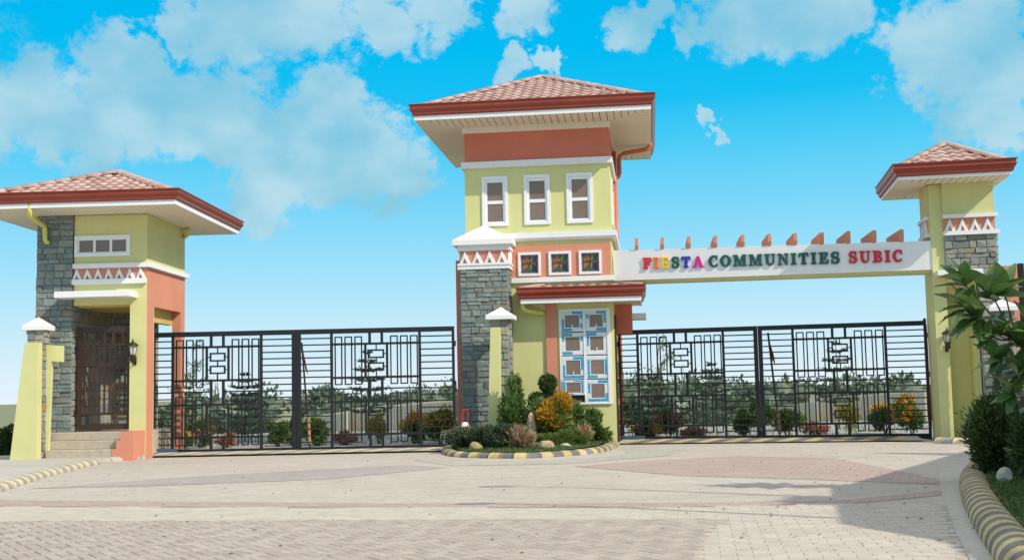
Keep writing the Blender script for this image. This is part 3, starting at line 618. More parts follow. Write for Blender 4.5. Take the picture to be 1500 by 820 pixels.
        if openw: box('open_gap','dark_in',s,a+.02,b-.02,y+.03,y+.06,.99,1.165)
        elif rr.random()<.6: MB().box((a+b)/2-.012,(a+b)/2+.012,y-.012,y+.014,c+fz,c+fz+.07).build('handle','pvc',s)
    # canopy over the ground floor
    cp=empty('canopy'); cp.parent=t
    xa,xb,ya,yb=-2.27,.78,-.66,1.5; zg=3.70; h=.27
    prof=[(0.0,zg),(0.0,zg-.022),(.022,zg-.03),(.03,zg-h*.28),(.012,zg-h*.40),(.03,zg-h*.55),(.062,zg-h*.72),(.07,zg-h*.9),(.10,zg-h),(.16,zg-h),(.16,zg-.03),(.03,zg-.012),(.02,zg)]
    def rsweep(name,mat,prof):
        m=MB(); vs=[]; n=len(prof)
        for d,z in prof: vs += [(xa+d,-.002,z),(xa+d,ya+d,z),(xb-d,ya+d,z),(xb-d,yb,z)]
        fs=[]
        for i in range(n):
            j=(i+1)%n
            for k in range(3): fs.append((i*4+k,i*4+k+1,j*4+k+1,j*4+k))
        fs += [tuple(i*4 for i in range(n))[::-1],tuple(i*4+3 for i in range(n))]
        m.add(vs,fs).build(name,mat,cp)
    rsweep('gutter','maroon',prof[::-1]); rsweep('fascia','white',[(.115,zg-h+.01),(.115,3.325),(.145,3.325),(.145,zg-h+.01)][::-1])
    nb=18; fx0,fx1=xa+.15,xb-.15
    for i in range(nb):
        s0=fx0+(fx1-fx0)*i/nb; s1=fx0+(fx1-fx0)*(i+1)/nb
        box('board','cream',cp,s0+.005,s1-.005,ya+.15,-.004,3.345,3.36)
    for i in range(8):
        s0=0.0+1.5*i/8; box('board','cream',cp,.004,xb-.15,s0+.005,s0+1.5/8-.005,3.345,3.36)
    MB().add([(xa+.07,ya+.07,zg-.03),(xb-.07,ya+.07,zg-.03),(xb-.07,yb,zg-.03),(0.0,yb,3.80),(0.0,-.001,3.80),(xa+.62,-.001,3.80),(xa+.07,-.001,zg-.03)],[(0,1,4,5),(1,2,3,4),(0,5,6)]).build('deck','deck',cp)
    shared=None
    for i in range(10):
        x=xa+.36+i*.262
        vs,fs=tile_mesh_pts(.262,.58,.014,.012)
        shared=shared or MB().add(vs,fs).mesh('tile','tile')
        o=link('tile',shared,cp); o.matrix_basis=Matrix.Translation((x,ya+.07,zg-.035))@Matrix.Rotation(math.atan2(.12,.6),4,'X')
    for q0,q1 in (((xa+.08,ya+.08,zg-.01),(xa+.64,-.02,3.80)),((xb-.08,ya+.08,zg-.01),(.02,-.02,3.80))): MB().tube([q0,q1],.045,8).build('hip_cap','tile',cp,True)
    MB().tube([(xa+.14,ya+.3,3.42),(xa+.14,ya+.3,3.28),(xa+.17,ya+.3,3.2),(xa+.25,ya+.32,3.16),(xa+.52,-.12,3.13),(xa+.58,-.06,3.13),(xa+.60,-.02,3.12)],.06,10).build('downpipe','pipe_yellow',t,True)
    # right side: steel door leaf, hood, downpipe
    box('door_jamb','brown_steel',t,.0,.05,.12,.2,0,3.05); box('door_panel','brown_steel',t,.001,.035,.2,.95,.05,3.05)
    box('side_hood','brick_orange',t,.001,.42,.85,1.5,2.62,3.34); box('hood_slab','white',t,.42,.76,.85,1.5,2.98,3.12,.006)
    MB().tube([(.98,3.0,7.82),(1.0,3.0,7.72),(.97,3.0,7.64),(.88,3.0,7.60),(.30,3.0,7.52),(.20,3.0,7.46),(.17,3.0,7.36),(.17,3.0,7.0),(.15,3.02,6.92),(.02,3.05,6.86)],.06,10).build('downpipe','pipe_orange',t,True)
    MB().tube([(.06,2.6,7.5),(.06,2.6,.1)],.055,8).build('downpipe','pipe_orange',t,True)
    hip_roof(t,(-4.66,1.14,-1.15,4.98),zs,8.08,.27,(-1.74,1.95,9.38),(W0-.05,.05,-.05,Y1+.05))
    # stone pier with relief frieze and pyramid cap
    p=empty('stone_pier'); p.parent=t
    px0,px1,py0,py1=-3.61,-2.42,-.6,-.002
    box('core','mortar',p,px0+.03,px1-.03,py0+.03,py1,0,4.17)
    stones(p,(px0+.03,py0+.03),(1,0),px1-px0-.06,0,4.17,'stone',41,.118,.235,.035); stones(p,(px1-.03,py0+.03),(0,1),.56,0,4.17,'stone',42,.15,.28,.03); stones(p,(px0+.03,py1),(0,-1),.56,0,4.17,'stone',43,.2,.45,.03)
    MB().box(px0-.02,px1+.03,py0-.03,py1,4.17,4.26).box(px0-.02,px1+.05,py0-.05,py1,4.26,4.31).build('lower_band','white',t)
    box('relief_panel','orange',t,px0+.02,px1-.01,py0+.02,py1,4.31,4.61)
    for i in range(4): chevron(t,px0+.155+.295*i,4.312,.285,.295,py0+.02)
    for i in range(2): chevron(t,py0+.17+.27*i,4.312,.25,.295,-(px1-.01),'-y')
    MB().box(px0-.02,px1+.05,py0-.03,py1,4.61,4.735).build('upper_band','white',t)
    box('cap_slab','white',t,px0-.13,px1+.12,py0-.12,py1+.0,4.735,4.87,.008); MB().pyramid(px0-.12,px1+.11,py0-.11,py1+.1,4.869,5.26).build('cap_top','white',t)
    box('edge_wall','brick_orange',t,-3.72,-3.63,-.35,-.05,0,4.42)
    return t
CG=central_gatehouse()
def fin_mid(t):
    MB().prism_xz([(-2.84,.0),(-2.55,.0),(-2.515,2.72),(-2.725,2.72)],-1.72,-1.5).build('buttress','yellow',t)
capped_pillar((2.4,27.5,0),-6.7,-2.75,-2.31,-1.5,-1.08,2.91,'low stone pillar with white cap and narrow yellow fin in the planted island',fin_mid,51,.10,3.21)

# ------------------------------------------------------------------ right gatehouse
def right_gatehouse():
    t=empty('gatehouse',(9.27,25.44,0),-10.5)
    tag(t,'narrow yellow gatehouse with slate panel at the far end of the lettered beam','gatehouse')
    zs=5.64; X1=1.34; Y1=1.08
    box('corner_column','yellow',t,0,.265,0,Y1-.3,0,zs); box('back_column','yellow',t,0.0,.265,Y1-.3,Y1,0,zs)
    MB().box(-.03,.0,.12,Y1,4.55,zs).build('side_panel','yellow',t)
    box('upper_wall','yellow',t,.265,X1,-.06,Y1,4.94,zs); box('relief_panel','orange',t,.265,X1,-.045,Y1,4.575,4.865)
    MB().box(.255,X1+.06,-.13,Y1+.05,4.865,4.945).build('upper_band','white',t); MB().box(.255,X1+.08,-.14,Y1+.05,4.485,4.575).build('lower_band','white',t)
    MB().box(-.10,-.0,.10,Y1,4.865,4.945).build('side_band','white',t); MB().box(-.10,-.0,.10,Y1,4.485,4.575).build('side_band','white',t); box('side_relief','orange',t,-.04,-.031,.12,Y1,4.575,4.865)
    for i in range(4): chevron(t,.265+.135+.262*i,4.577,.25,.285,-.045)
    for i in range(4): chevron(t,.22+.22*i,4.577,.21,.285,-.04,'y')
    sp=empty('stone_panel'); sp.parent=t
    box('core','mortar',sp,.268,X1,-.03,Y1,3.60,4.485)
    stones(sp,(.27,-.03),(1,0),X1-.27,3.60,4.485,'stone_pale',61,.13,.26,.045); stones(sp,(X1,-.03),(0,1),1.1,3.6,4.485,'stone_pale',62,.13,.3,.04)
    box('ledge','white',t,.03,.97,-.42,-.002,3.585,3.70,.006)
    box('lintel','yellow',t,.265,X1,-.02,.4,3.46,3.60)
    # recess below the ledge
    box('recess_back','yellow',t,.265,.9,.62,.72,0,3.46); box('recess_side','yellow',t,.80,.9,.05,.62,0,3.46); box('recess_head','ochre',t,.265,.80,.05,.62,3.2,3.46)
    rs=empty('stone_pier'); rs.parent=t
    box('core','mortar',rs,.93,X1,-.03,Y1,0,3.60); stones(rs,(.93,-.03),(1,0),X1-.93,0,3.6,'stone_pale',63,.14,.24,.045)
    hip_roof(t,(-.88,1.66,-1.02,2.05),zs,5.97,.275,(.50,.52,6.60),(-.03,X1,-.06,Y1),.24,.28)
    return t
RG=right_gatehouse()
lantern('wall_lantern',(9.27+.20,25.44-.05,2.16),-10.5,'bronze wall lantern on yellow column near the plant with large leaves')
capped_pillar((9.27,25.44,0),-10.5,1.0,1.42,-.98,-.56,2.74,'low stone pillar with white cap half hidden behind the large-leaved plant',None,71,.09,3.0)
def wing_wall():
    t=empty('wing_wall',(9.27,25.44,0),-10.5); tag(t,'orange rendered portal wall beside the low stone pillar','wall')
    MB().box(1.38,1.80,.20,.5,3.45,3.80).build('lintel','orange',t); box('post','orange',t,1.60,1.80,.20,.5,0,3.45); box('jamb','yellow',t,1.55,1.60,.22,.5,0,3.45)
    return t
wing_wall()
def steel_post():
    t=empty('steel_post',(9.27,25.44,0),-10.5); tag(t,'black steel gate post against the orange portal wall','post')
    MB().box(1.82,1.94,.2,.32,0,3.84,.006).build('post','black',t); box('stile','black',t,1.97,2.03,.22,.28,.1,3.7)
    for i in range(14): box('bar','black',t,2.03,2.9,.23,.26,.3+.25*i,.33+.25*i)
steel_post()

# ------------------------------------------------------------------ lettered beam with trellis rafters
BO=Vector((2.434,27.617,0)); BYAW=-17.52
def glyph(ch):
    S=.12
    if ch=='I': return [[(0,0),(.52,0),(.52,S),(.41,S),(.41,1-S),(.52,1-S),(.52,1),(0,1),(0,1-S),(.11,1-S),(.11,S),(0,S)]],.52
    if ch=='F': return [[(0,0),(.54,0),(.54,S),(.42,S),(.42,.43),(.54,.43),(.56,.30),(.67,.30),(.67,.73),(.56,.73),(.54,.58),(.42,.58),(.42,.87),(.66,.87),(.74,.68),(.86,.68),(.84,1),(0,1),(0,1-S),(.12,1-S),(.12,S),(0,S)]],.86
    if ch=='E': return [[(0,0),(.86,0),(.90,.34),(.78,.34),(.68,.14),(.42,.14),(.42,.43),(.54,.43),(.56,.31),(.67,.31),(.67,.73),(.56,.73),(.54,.58),(.42,.58),(.42,.87),(.64,.87),(.72,.69),(.84,.69),(.82,1),(0,1),(0,1-S),(.12,1-S),(.12,S),(0,S)]],.9
    if ch=='T': return [[(.2,0),(.72,0),(.72,S),(.61,S),(.61,.87),(.72,.87),(.80,.66),(.92,.66),(.90,1),(.02,1),(0,.66),(.12,.66),(.20,.87),(.31,.87),(.31,S),(.2,S)]],.92
    if ch=='A': return [[(0,0),(.40,0),(.40,S),(.31,S),(.36,.27),(.66,.27),(.70,S),(.60,S),(.60,0),(1.08,0),(1.08,S),(1.0,S),(.66,1),(.42,1),(.10,S),(0,S)],[(.39,.40),(.52,.76),(.63,.40)]],1.08
    if ch=='N': return [[(0,0),(.40,0),(.40,S),(.27,S),(.27,.70),(.74,0),(.92,0),(.92,1-S),(1.03,1-S),(1.03,1),(.63,1),(.63,1-S),(.77,1-S),(.77,.40),(.36,1),(0,1),(0,1-S),(.12,1-S),(.12,S),(0,S)]],1.03
    if ch=='M': return [[(0,0),(.40,0),(.40,S),(.28,S),(.28,.76),(.54,0),(.68,0),(.92,.76),(.92,S),(.80,S),(.80,0),(1.28,0),(1.28,S),(1.18,S),(1.18,1-S),(1.28,1-S),(1.28,1),(.88,1),(.66,.36),(.43,1),(0,1),(0,1-S),(.12,1-S),(.12,S),(0,S)]],1.28
    arc=lambda cx,cy,rx,ry,a0,a1,n=12: [(cx+rx*math.cos(rad(a0+(a1-a0)*i/n)),cy+ry*math.sin(rad(a0+(a1-a0)*i/n))) for i in range(n+1)]
    if ch=='U':
        return [[(.12,1-S),(.12,.40)]+arc(.52,.36,.40,.38,180,360)+[(.92,1-S),(1.03,1-S),(1.03,1),(.63,1),(.63,1-S),(.76,1-S),(.76,.40)]+arc(.575,.38,.185,.24,0,-180,8)+[(.39,1-S),(.52,1-S),(.52,1),(0,1),(0,1-S)]],1.03
    if ch=='O': return [arc(.52,.5,.52,.52,0,360,28)[:-1],arc(.52,.5,.22,.38,0,360,20)[:-1]],1.04
    if ch=='C':
        o=arc(.50,.5,.50,.52,48,322,22); i=arc(.54,.5,.24,.36,305,62,16)
        return [o[::1]+[(.80,.27)]+i+[(.72,.74),(.74,.62),(.86,.62),(.88,1.0),(.77,1.0),(.74,.93)]],.92
    if ch=='B':
        return [[(0,0),(.55,0)]+arc(.55,.27,.36,.27,-90,78,9)+arc(.52,.755,.33,.245,-70,90,9)+[(0,1),(0,1-S),(.12,1-S),(.12,S),(0,S)],[(.42,.13),(.50,.13)]+arc(.50,.29,.13,.15,-85,85,6)+[(.42,.45)],[(.42,.59),(.48,.59)]+arc(.48,.73,.11,.135,-85,85,6)+[(.42,.88)]],.92
    if ch=='S':
        sp=arc(.40,.735,.27,.215,25,180,9)+arc(.40,.735,.27,.215,180,258,5)[1:]+arc(.40,.275,.285,.235,72,0,5)+arc(.40,.275,.285,.225,0,-160,10)[1:]
        n=len(sp); w=[.055+.085*math.sin(math.pi*min(1,max(0,(i)/(n-1))))**.8 for i in range(n)]
        lft=[];rgt=[]
        for i in range(n):
            a=sp[max(i-1,0)];b=sp[min(i+1,n-1)];dx,dy=b[0]-a[0],b[1]-a[1];l=math.hypot(dx,dy);nx,ny=-dy/l,dx/l
            lft.append((sp[i][0]+nx*w[i],sp[i][1]+ny*w[i]*.8));rgt.append((sp[i][0]-nx*w[i],sp[i][1]-ny*w[i]*.8))
        e=sp[0]; f=sp[-1]
        return [[(e[0]-.02,.62),(e[0]+.09,.62),(e[0]+.09,1.0),(e[0]-.0,1.0)]+rgt[1:-1]+[(f[0]+.02,.38),(f[0]-.09,.38),(f[0]-.09,0.0),(f[0],0)]+lft[1:-1][::-1]],.80
def letter_mesh(ch,w,h,depth):
    sp,gw=glyph(ch); cu=bpy.data.curves.new('glyph','CURVE'); cu.dimensions='2D'; cu.fill_mode='BOTH'; cu.extrude=depth/2; cu.bevel_depth=.002
    for pts in sp:
        s=cu.splines.new('POLY'); s.points.add(len(pts)-1); s.use_cyclic_u=True
        for i,(a,b) in enumerate(pts): s.points[i].co=(a/gw*w,b*h,0,1)
    o=bpy.data.objects.new('glyph',cu); me=bpy.data.meshes.new_from_object(o); bpy.data.objects.remove(o); bpy.data.curves.remove(cu)
    return me
def sign_beam():
    t=empty('sign_beam',BO,BYAW); tag(t,'white overhead beam with coloured raised letters joining two gatehouses','sign')
    L=7.17; sl=(4.392-4.584)/7.09
    zt=lambda x:4.59+sl*x; zb=lambda x:3.862+(3.756-3.862)/7.09*x
    def bar(name,mat,x0,x1,y0,y1,f0,f1):
        m=MB(); vs=[(x,y,f(x)) for x in (x0,x1) for f in (f0,f1) for y in (y0,y1)]
        m.add(vs,[(0,1,3,2),(4,6,7,5),(0,2,6,4),(1,5,7,3),(0,4,5,1),(2,3,7,6)]); return m.build(name,mat,t)
    bar('fascia_board','white',.0,L,0,.10,zb,zt)
    bar('beam','yellow',.0,L,.10,.46,lambda x:zb(x)-.07,lambda x:zt(x)-.06)
    bar('back_board','white',.0,L,.46,.54,zb,zt)
    for x in (.577,1.199,1.829,2.45,3.078,3.682,4.262,4.85,5.43,5.987,6.566):
        z=zt(x); m=MB(); vs=[]
        poly=[(-.05,.33),(-.05,.16),(.02,.0),(1.5,.0),(1.5,.33)]
        for xx in (-.038,.038): vs += [(xx,a,b) for a,b in poly]
        n=5; m.add(vs,[tuple(range(n)),tuple(range(2*n-1,n-1,-1))]+[(i,n+i,n+(i+1)%n,(i+1)%n) for i in range(n)])
        o=m.build('rafter','orange',t); o.location=(x,0,z-.06); o.rotation_euler=(0,0,rad(10.8))
    sg=empty('lettering'); sg.parent=t
    def word(txt,x0,x1,mats,h):
        ws=[glyph(c)[1] for c in txt]; gap=.20; tot=sum(ws)+gap*(len(txt)-1); k=(x1-x0)/tot; x=x0
        for c,w,mt in zip(txt,ws,mats):
            me=letter_mesh(c,w*k,h,.032); me.materials.append(MT[mt]); o=link('letter',me,sg)
            zc=4.106+(3.961-4.106)*(x-.719)/(6.556-.719)
            o.matrix_basis=Matrix(((1,0,0,x),(0,0,-1,-.022),(-.0204,1,0,zc),(0,0,0,1))); x+=(w+gap)*k
    word('FIESTA',.72,2.155,['t_red','t_orange','t_yellow','t_green','t_blue','t_pink'],.262)
    word('COMMUNITIES',2.27,5.215,['t_green']*11,.265)
    word('SUBIC',5.41,6.56,['t_red2']*5,.265)
sign_beam()

# ------------------------------------------------------------------ driveway gates: four leaves
def gate_leaf(origin,yaw,x_start,wA,wP,wB,H,label,flip=False,handle=False):
    """wA, wB slatted ends, wP patterned middle; flip = pattern mirrored"""
    t=empty('gate_leaf',origin,yaw); tag(t,label,'gate','driveway gate leaves')
    X=x_start
    k=wP/2.02
    def b(name,x0,x1,z0,z1,d=.02): box(name,'black',t,X+x0,X+x1,-d,d,z0,z1)
    xa,xp,xq,xe=0,wA,wA+wP,wA+wP+wB
    st=.035
    b('frame_rail',0,xe,H-.11,H,.036); b('frame_rail',0,xe,-.02,.10,.036)
    b('frame_stile',0,.05 if not flip else .10,.10,H-.10,.034); b('frame_stile',xe-(.10 if not flip else .06),xe,.10,H-.10,.031)
    b('stile',xp-.03,xp+.03,.10,H-.10,.026); b('stile',xq-.03,xq+.03,.10,H-.10,.026)
    n=17
    for i in range(n):
        z=.10+(H-.2)*(i+.75)/(n+.5)
        b('slat',.05,xp-.02,z-.0145,z+.0145,.016); b('slat',xq+.02,xe-.05,z-.0145,z+.0145,.016)
    P=lambda u: xp+u*k
    hz=H/2.78
    r1,r2,md,r3,r4=2.423*hz,1.657*hz,1.40*hz,1.106*hz,.366*hz
    for z in (r1,r2,r3,r4): b('rail',xp+.02,xq-.02,z-.026,z+.026,.024)
    c0,c1=.775,1.272                       # centre panel
    s0,s1=.875,1.155
    b('rail',xp+.02,P(s0),md-.016,md+.016,.018); b('rail',P(s1),xq-.02,md-.016,md+.016,.018)
    for z0,z1 in ((r1+.02,H-.1),(r3+.02,r2-.02),(.1,r4-.02)):
        for s in (s0,s1): b('post',P(s)-.03,P(s)+.03,z0,z1,.018)
    for z0,z1 in ((r2+.02,r1-.02),(r4+.02,r3-.02)):
        for s in (c0,c1): b('post',P(s)-.026,P(s)+.026,z0,z1,.018)
    def rect(name,x0,x1,z0,z1,w=.0145,d=.014):
        e=empty(name); e.parent=t
        for (a,bb,c,dd) in ((x0-w,x0+w,z0,z1),(x1-w,x1+w,z0,z1)): box('bar','black',e,X+a,X+bb,-d,d,c,dd)
        for z in (z0,z1): box('bar','black',e,X+x0-w,X+x1+w,-d+.001,d-.001,z-w,z+w)
    for g0,g1,hb in ((.082,.30,.225),(1.357,.30,.225)):
        for i in range(3):
            u0=g0+.228*i
            rect('bar_loop',P(u0),P(u0+.150),1.505*hz,2.585*hz); rect('bar_loop',P(u0-.01),P(u0+.138),.185*hz,1.288*hz)
    cx=(c0+c1)/2
    for (za,zb_,lo,hi) in ((2.107,2.273,0,0),(1.821,1.979,0,0),(.795,.967,0,0),(.508,.672,0,0)):
        rect('ornament_loop',P(cx-.162),P(cx+.162),za*hz,zb_*hz,.019,.018)
        zm=(za+zb_)/2*hz
        b('stub',P(c0)+.018,P(cx-.162)-.014,zm-.012,zm+.012,.013); b('stub',P(cx+.162)+.014,P(c1)-.018,zm-.012,zm+.012,.013)
    for z0,z1 in ((2.29,2.40),(1.995,2.09),(1.68,1.805),(.983,1.085),(.688,.78),(.385,.492)): b('stub',P(cx)-.013,P(cx)+.013,z0*hz,z1*hz,.013)
    if handle: b('latch',xe-.30,xe-.09,1.15,1.165,.03); b('latch',xe-.30,xe-.285,1.0,1.15,.03)
    for zz in (.4,1.4,2.3): MB().box((X-.03 if not flip else X+xe-.0),(X+.0 if not flip else X+xe+.03),-.035,.035,zz,zz+.12).build('hinge','black',t)
    return t
LGo=(-8.17,26.45,0.03); RGo=(2.60,28.55,0.02)
gate_leaf(LGo,-1.27,-.04,.46,2.02,.80,2.75,'black steel gate leaf hinged on the small gatehouse with the steps',False,True)
gate_leaf(LGo,-1.27,3.246,.80,2.005,.79,2.75,'black steel gate leaf hinged against the slate pier of the tall tower',True)
gate_leaf(RGo,-12.67,-.01,.465,2.065,.82,2.70,'black steel gate leaf hinged on the tall tower below the letters',False,True)
gate_leaf(RGo,-12.67,3.347,.81,2.105,.92,2.70,'black steel gate leaf hinged on the narrow gatehouse beneath the beam',True)
for (o,yaw,x,lab) in ((LGo,-1.27,.0,'blue steel plate at the foot of the gate beside the orange gatehouse wall'),(RGo,-12.67,.02,'blue steel plate at the foot of the gate beside the barred shadow on the tower')):
    t=empty('base_plate',o,yaw); tag(t,lab,'plate'); MB().box(x,x+.55,-.12,-.05,-.02,.13,.006).build('plate','blueplate',t); MB().tube([(x+.25,-.075,.1),(x+.25,-.075,.55)],.014,6).build('drop_bolt','brown_steel',t)
t=empty('gate_post',(9.27,25.44,0),-10.5); tag(t,'black steel gate post fixed on the yellow column','post'); MB().box(-.10,-.04,.95,1.02,0,2.74,.005).build('post','black',t); MB().box(-.04,-.028,.96,.975,.3,2.6).build('red_edge','red',t)

# ------------------------------------------------------------------ ground
def gz(x,y):
    """height of the terrain: level plaza, falling away behind the gates to a wooded valley"""
    d=y
    if d<42: return 0.0
    if d<62: return -1.1*(d-42)/20
    if d<130: return -1.1-4.9*(d-62)/68
    if d<230: return -6.0
    return -6.0+min(5.0,(d-230)*.01)
def ground_sheet():
    ys=[-60,-20,0,20,42,48,55,62,80,100,130,180,230,400,800,1600,2500]; xs=[-1800,-800,-300,-120,-60,-30,-15,0,15,30,60,120,300,800,1800]
    m=MB(); m.add([(x,y,gz(x,y)) for y in ys for x in xs],[(j*len(xs)+i,j*len(xs)+i+1,(j+1)*len(xs)+i+1,(j+1)*len(xs)+i) for j in range(len(ys)-1) for i in range(len(xs)-1)])
    tag(m.build('ground','soil'),kind='structure')
ground_sheet()
def sheet(name,mat,poly,z,parent=None):
    n=len(poly); a=sum(poly[i][0]*poly[(i+1)%n][1]-poly[(i+1)%n][0]*poly[i][1] for i in range(n))
    if a<0: poly=poly[::-1]
    o=MB().add([(x,y,z) for x,y in poly],[tuple(range(n))]).build(name,mat,parent)
    if not parent: tag(o,kind='structure')
    return o
drive=sheet('driveway','concrete',[(-40,-20),(40,-20),(40,24.5),(9.6,25.2),(9.3,26.9),(2.4,28.4),(-1.2,27.2),(-8.2,26.6),(-12.5,26.4),(-40,26.4)],.004)
sheet('inner_road','asphalt',[(-8.4,26.6),(-1.2,27.2),(2.4,28.4),(9.3,26.9),(16,27),(16,41.5),(-16,41.5),(-16,27)],.004)
F=lambda n,m,p: sheet('paving_field',m,p,.008)
F('c','pink',[(-14,15.6),(-6.67,15.18),(-1.23,13.55),(1.83,12.95),(3.61,12.87),(5.01,13.84),(4.75,13.17),(3.57,12.47),(1.76,12.49),(-1.19,13.02),(-6.28,14.28),(-14,14.7)])
F('e','greyp',[(-7.13,17.11),(-5.08,19.15),(-1.9,20.95),(-1.17,19.96),(-2.85,17.78),(-5.1,17.2)])
F('f','pink',[(.97,19.62),(2.49,20.84),(4.08,21.57),(5.51,20.36),(5.58,17.61),(5.53,15.3),(5.27,14.58),(4.06,15.71),(2.41,16.96)])
F('g','greenp',[(-2.0,22.6),(-.9,21.6),(.2,21.2),(1.3,21.7),(2.2,23.0),(2.3,25.0),(3.6,24.4),(2.9,22.2),(.9,20.3),(-1.1,20.4)])
sheet('gutter_strip','concrete_edge',[(7.8,19.5),(6.07,16.85),(4.94,13.67),(3.69,9.92),(3.21,8.39),(1.6,3.5),(2.4,3.5),(3.35,8.05),(3.95,9.9),(4.45,11.46),(5.1,13.2),(5.8,15.02),(6.55,16.72),(7.2,17.7),(9.5,18.2),(9.5,19.5)],.010)
# pavers near the viewer: pink herringbone with real joints
def inpoly(x,y,P):
    c=False; n=len(P)
    for i in range(n):
        (x1,y1),(x2,y2)=P[i],P[i-1]
        if (y1>y)!=(y2>y) and x<(x2-x1)*(y-y1)/(y2-y1)+x1: c=not c
    return c
PA=[(-6.3,12.55),(-1.77,11.84),(1.96,11.19),(1.26,8.67),(.9,7.4),(-6.3,7.4)]
PB=[(-6.3,14.2),(-1.19,12.98),(1.76,12.45),(3.57,12.43),(4.45,12.3),(3.62,9.9),(3.1,8.35),(2.8,7.4),(.9,7.4),(1.26,8.67),(1.96,11.19),(-1.77,11.84),(-6.3,12.55)]
def pav_block(lx,ly,cx,cy,ang,z,ch=.006):
    c,s=math.cos(ang),math.sin(ang); o=[]
    for zz,k in ((z-.012,0),(z-ch*.6,0),(z,ch)):
        for a,b in ((-1,-1),(1,-1),(1,1),(-1,1)):
            x=a*(lx/2-k); y=b*(ly/2-k); o.append((cx+x*c-y*s,cy+x*s+y*c,zz))
    f=[(8,9,10,11)]+[(r*4+i,r*4+(i+1)%4,r*4+4+(i+1)%4,r*4+4+i) for r in (0,1) for i in range(4)]
    return o,f
def paver_fields():
    fa=sheet('paved_court','joint',PA,.0085); rp=random.Random(3)
    a=.105; ang=rad(33); c,s=math.cos(ang),math.sin(ang); items=[]
    for yi in range(-160,160):
        for k in range(-45,45):
            for (ox,oy,lx,ly) in ((yi+4*k+1,yi*1.0+.5,2,1),(yi+3+4*k+.5,yi+1.0,1,2)):
                px,py=ox*a,oy*a; X=px*c-py*s-2; Y=px*s+py*c+10
                if abs(X)<.47*Y+.3 and inpoly(X,Y,PA): items.append((X,Y,lx,ly))
    items.sort(key=lambda q:math.hypot(q[0],q[1]))
    near=[q for q in items if q[1]>8.3 and abs(q[0])<.45*q[1]][:300]; ns=set(near)
    me={}
    for (lx,ly) in ((2,1),(1,2)):
        v,f=pav_block(lx*a-.008,ly*a-.008,0,0,0,0); me[(lx,ly)]=MB().add(v,f).mesh('paver','paver')
    for X,Y,lx,ly in near:
        o=link('paver',me[(lx,ly)],fa); o.location=(X,Y,.0165+rp.uniform(-.0015,.0015)); o.rotation_euler=(rp.uniform(-.008,.008),rp.uniform(-.008,.008),ang)
    m=MB()
    for q in items:
        if q in ns: continue
        X,Y,lx,ly=q; m.add(*pav_block(lx*a-.008,ly*a-.008,X,Y,ang,.0165+rp.uniform(-.0015,.0015)))
    tag(m.build('paver_field','paver_i',fa),kind='stuff')
    fb=sheet('pale_paved_band','joint_pale',PB,.0080); m=MB(); w,h=.245,.125; ang=rad(-9); c,s=math.cos(ang),math.sin(ang)
    for j in range(-110,110):
        for i in range(-60,60):
            px=(i+.5*(j%2))*w; py=j*h; X=px*c-py*s; Y=px*s+py*c+11
            if abs(X)<.47*Y+.3 and inpoly(X,Y,PB): m.add(*pav_block(w-.005,h-.005,X,Y,ang,.0135+rp.uniform(-.001,.001),.003))
    tag(m.build('paver_field','paver_pale',fb),kind='stuff')
paver_fields()
# fallen leaves and grit on the paving
def litter():
    m=MB(); r=random.Random(9)
    for _ in range(260):
        y=r.uniform(9,24); x=r.uniform(-.4,.44)*y
        if r.random()<.4: x=r.uniform(2.5,4.4)*y/12
        s=r.uniform(.008,.028); a=r.uniform(0,6.3); c,d=math.cos(a),math.sin(a)
        m.add([(x+s*c,y+s*d,.021),(x-s*d*.5,y+s*c*.5,.024+s*.3),(x-s*c,y-s*d,.021),(x+s*d*.5,y-s*c*.5,.022)],[(0,1,2,3)])
    tag(m.build('leaf_litter','bark'),'dry leaf bits scattered over the driveway','litter',kind='stuff')
litter()

# ------------------------------------------------------------------ kerbs: striped blocks along a path
def resample(path,step):
    P=[Vector((x,y,0)) for x,y in path]; d=[0]
    for a,b in zip(P,P[1:]): d.append(d[-1]+(b-a).length)
    n=max(2,int(round(d[-1]/step))); out=[]
    def smooth(t):
        for i in range(len(d)-1):
            if t<=d[i+1] or i==len(d)-2:
                u=(t-d[i])/(d[i+1]-d[i]); p0=P[max(i-1,0)];p1=P[i];p2=P[i+1];p3=P[min(i+2,len(P)-1)]
                return .5*((2*p1)+(p2-p0)*u+(2*p0-5*p1+4*p2-p3)*u*u+(3*p1-p0-3*p2+p3)*u**3)
    return [smooth(d[-1]*i/n) for i in range(n+1)]
def kerb(path,w,h,step,mats,label,z0=.0,plain_from=None):
    K=empty('kerb',(path[0][0],path[0][1],0)); tag(K,label,'kerb',kind='structure'); ox,oy=path[0]
    pts=resample(path,step/4)
    prof=[(-.5,-.02)]+[(-.5*math.cos(math.pi*i/10),.18+.82*math.sin(math.pi*i/10)) for i in range(11)]+[(.5,-.02)]
    rings=[]
    for i,p in enumerate(pts):
        d=(pts[min(i+1,len(pts)-1)]-pts[max(i-1,0)]).normalized(); nrm=Vector((d.y,-d.x,0))
        rings.append([(p.x-ox+nrm.x*a*w,p.y-oy+nrm.y*a*w,z0+b*h) for a,b in prof])
    n=len(prof); k=0
    for i in range(0,len(pts)-1,4):
        seg=rings[i:i+5]
        if len(seg)<2: break
        m=MB(); vs=[v for r in seg for v in r]; fs=[(a*n+b,a*n+b+1,(a+1)*n+b+1,(a+1)*n+b) for a in range(len(seg)-1) for b in range(n-1)]
        fs += [tuple(range(n)),tuple((len(seg)-1)*n+b for b in range(n))[::-1]]
        o=m.add(vs,fs).build('kerb_block',mats[k%2],K,True); k+=1
    return K
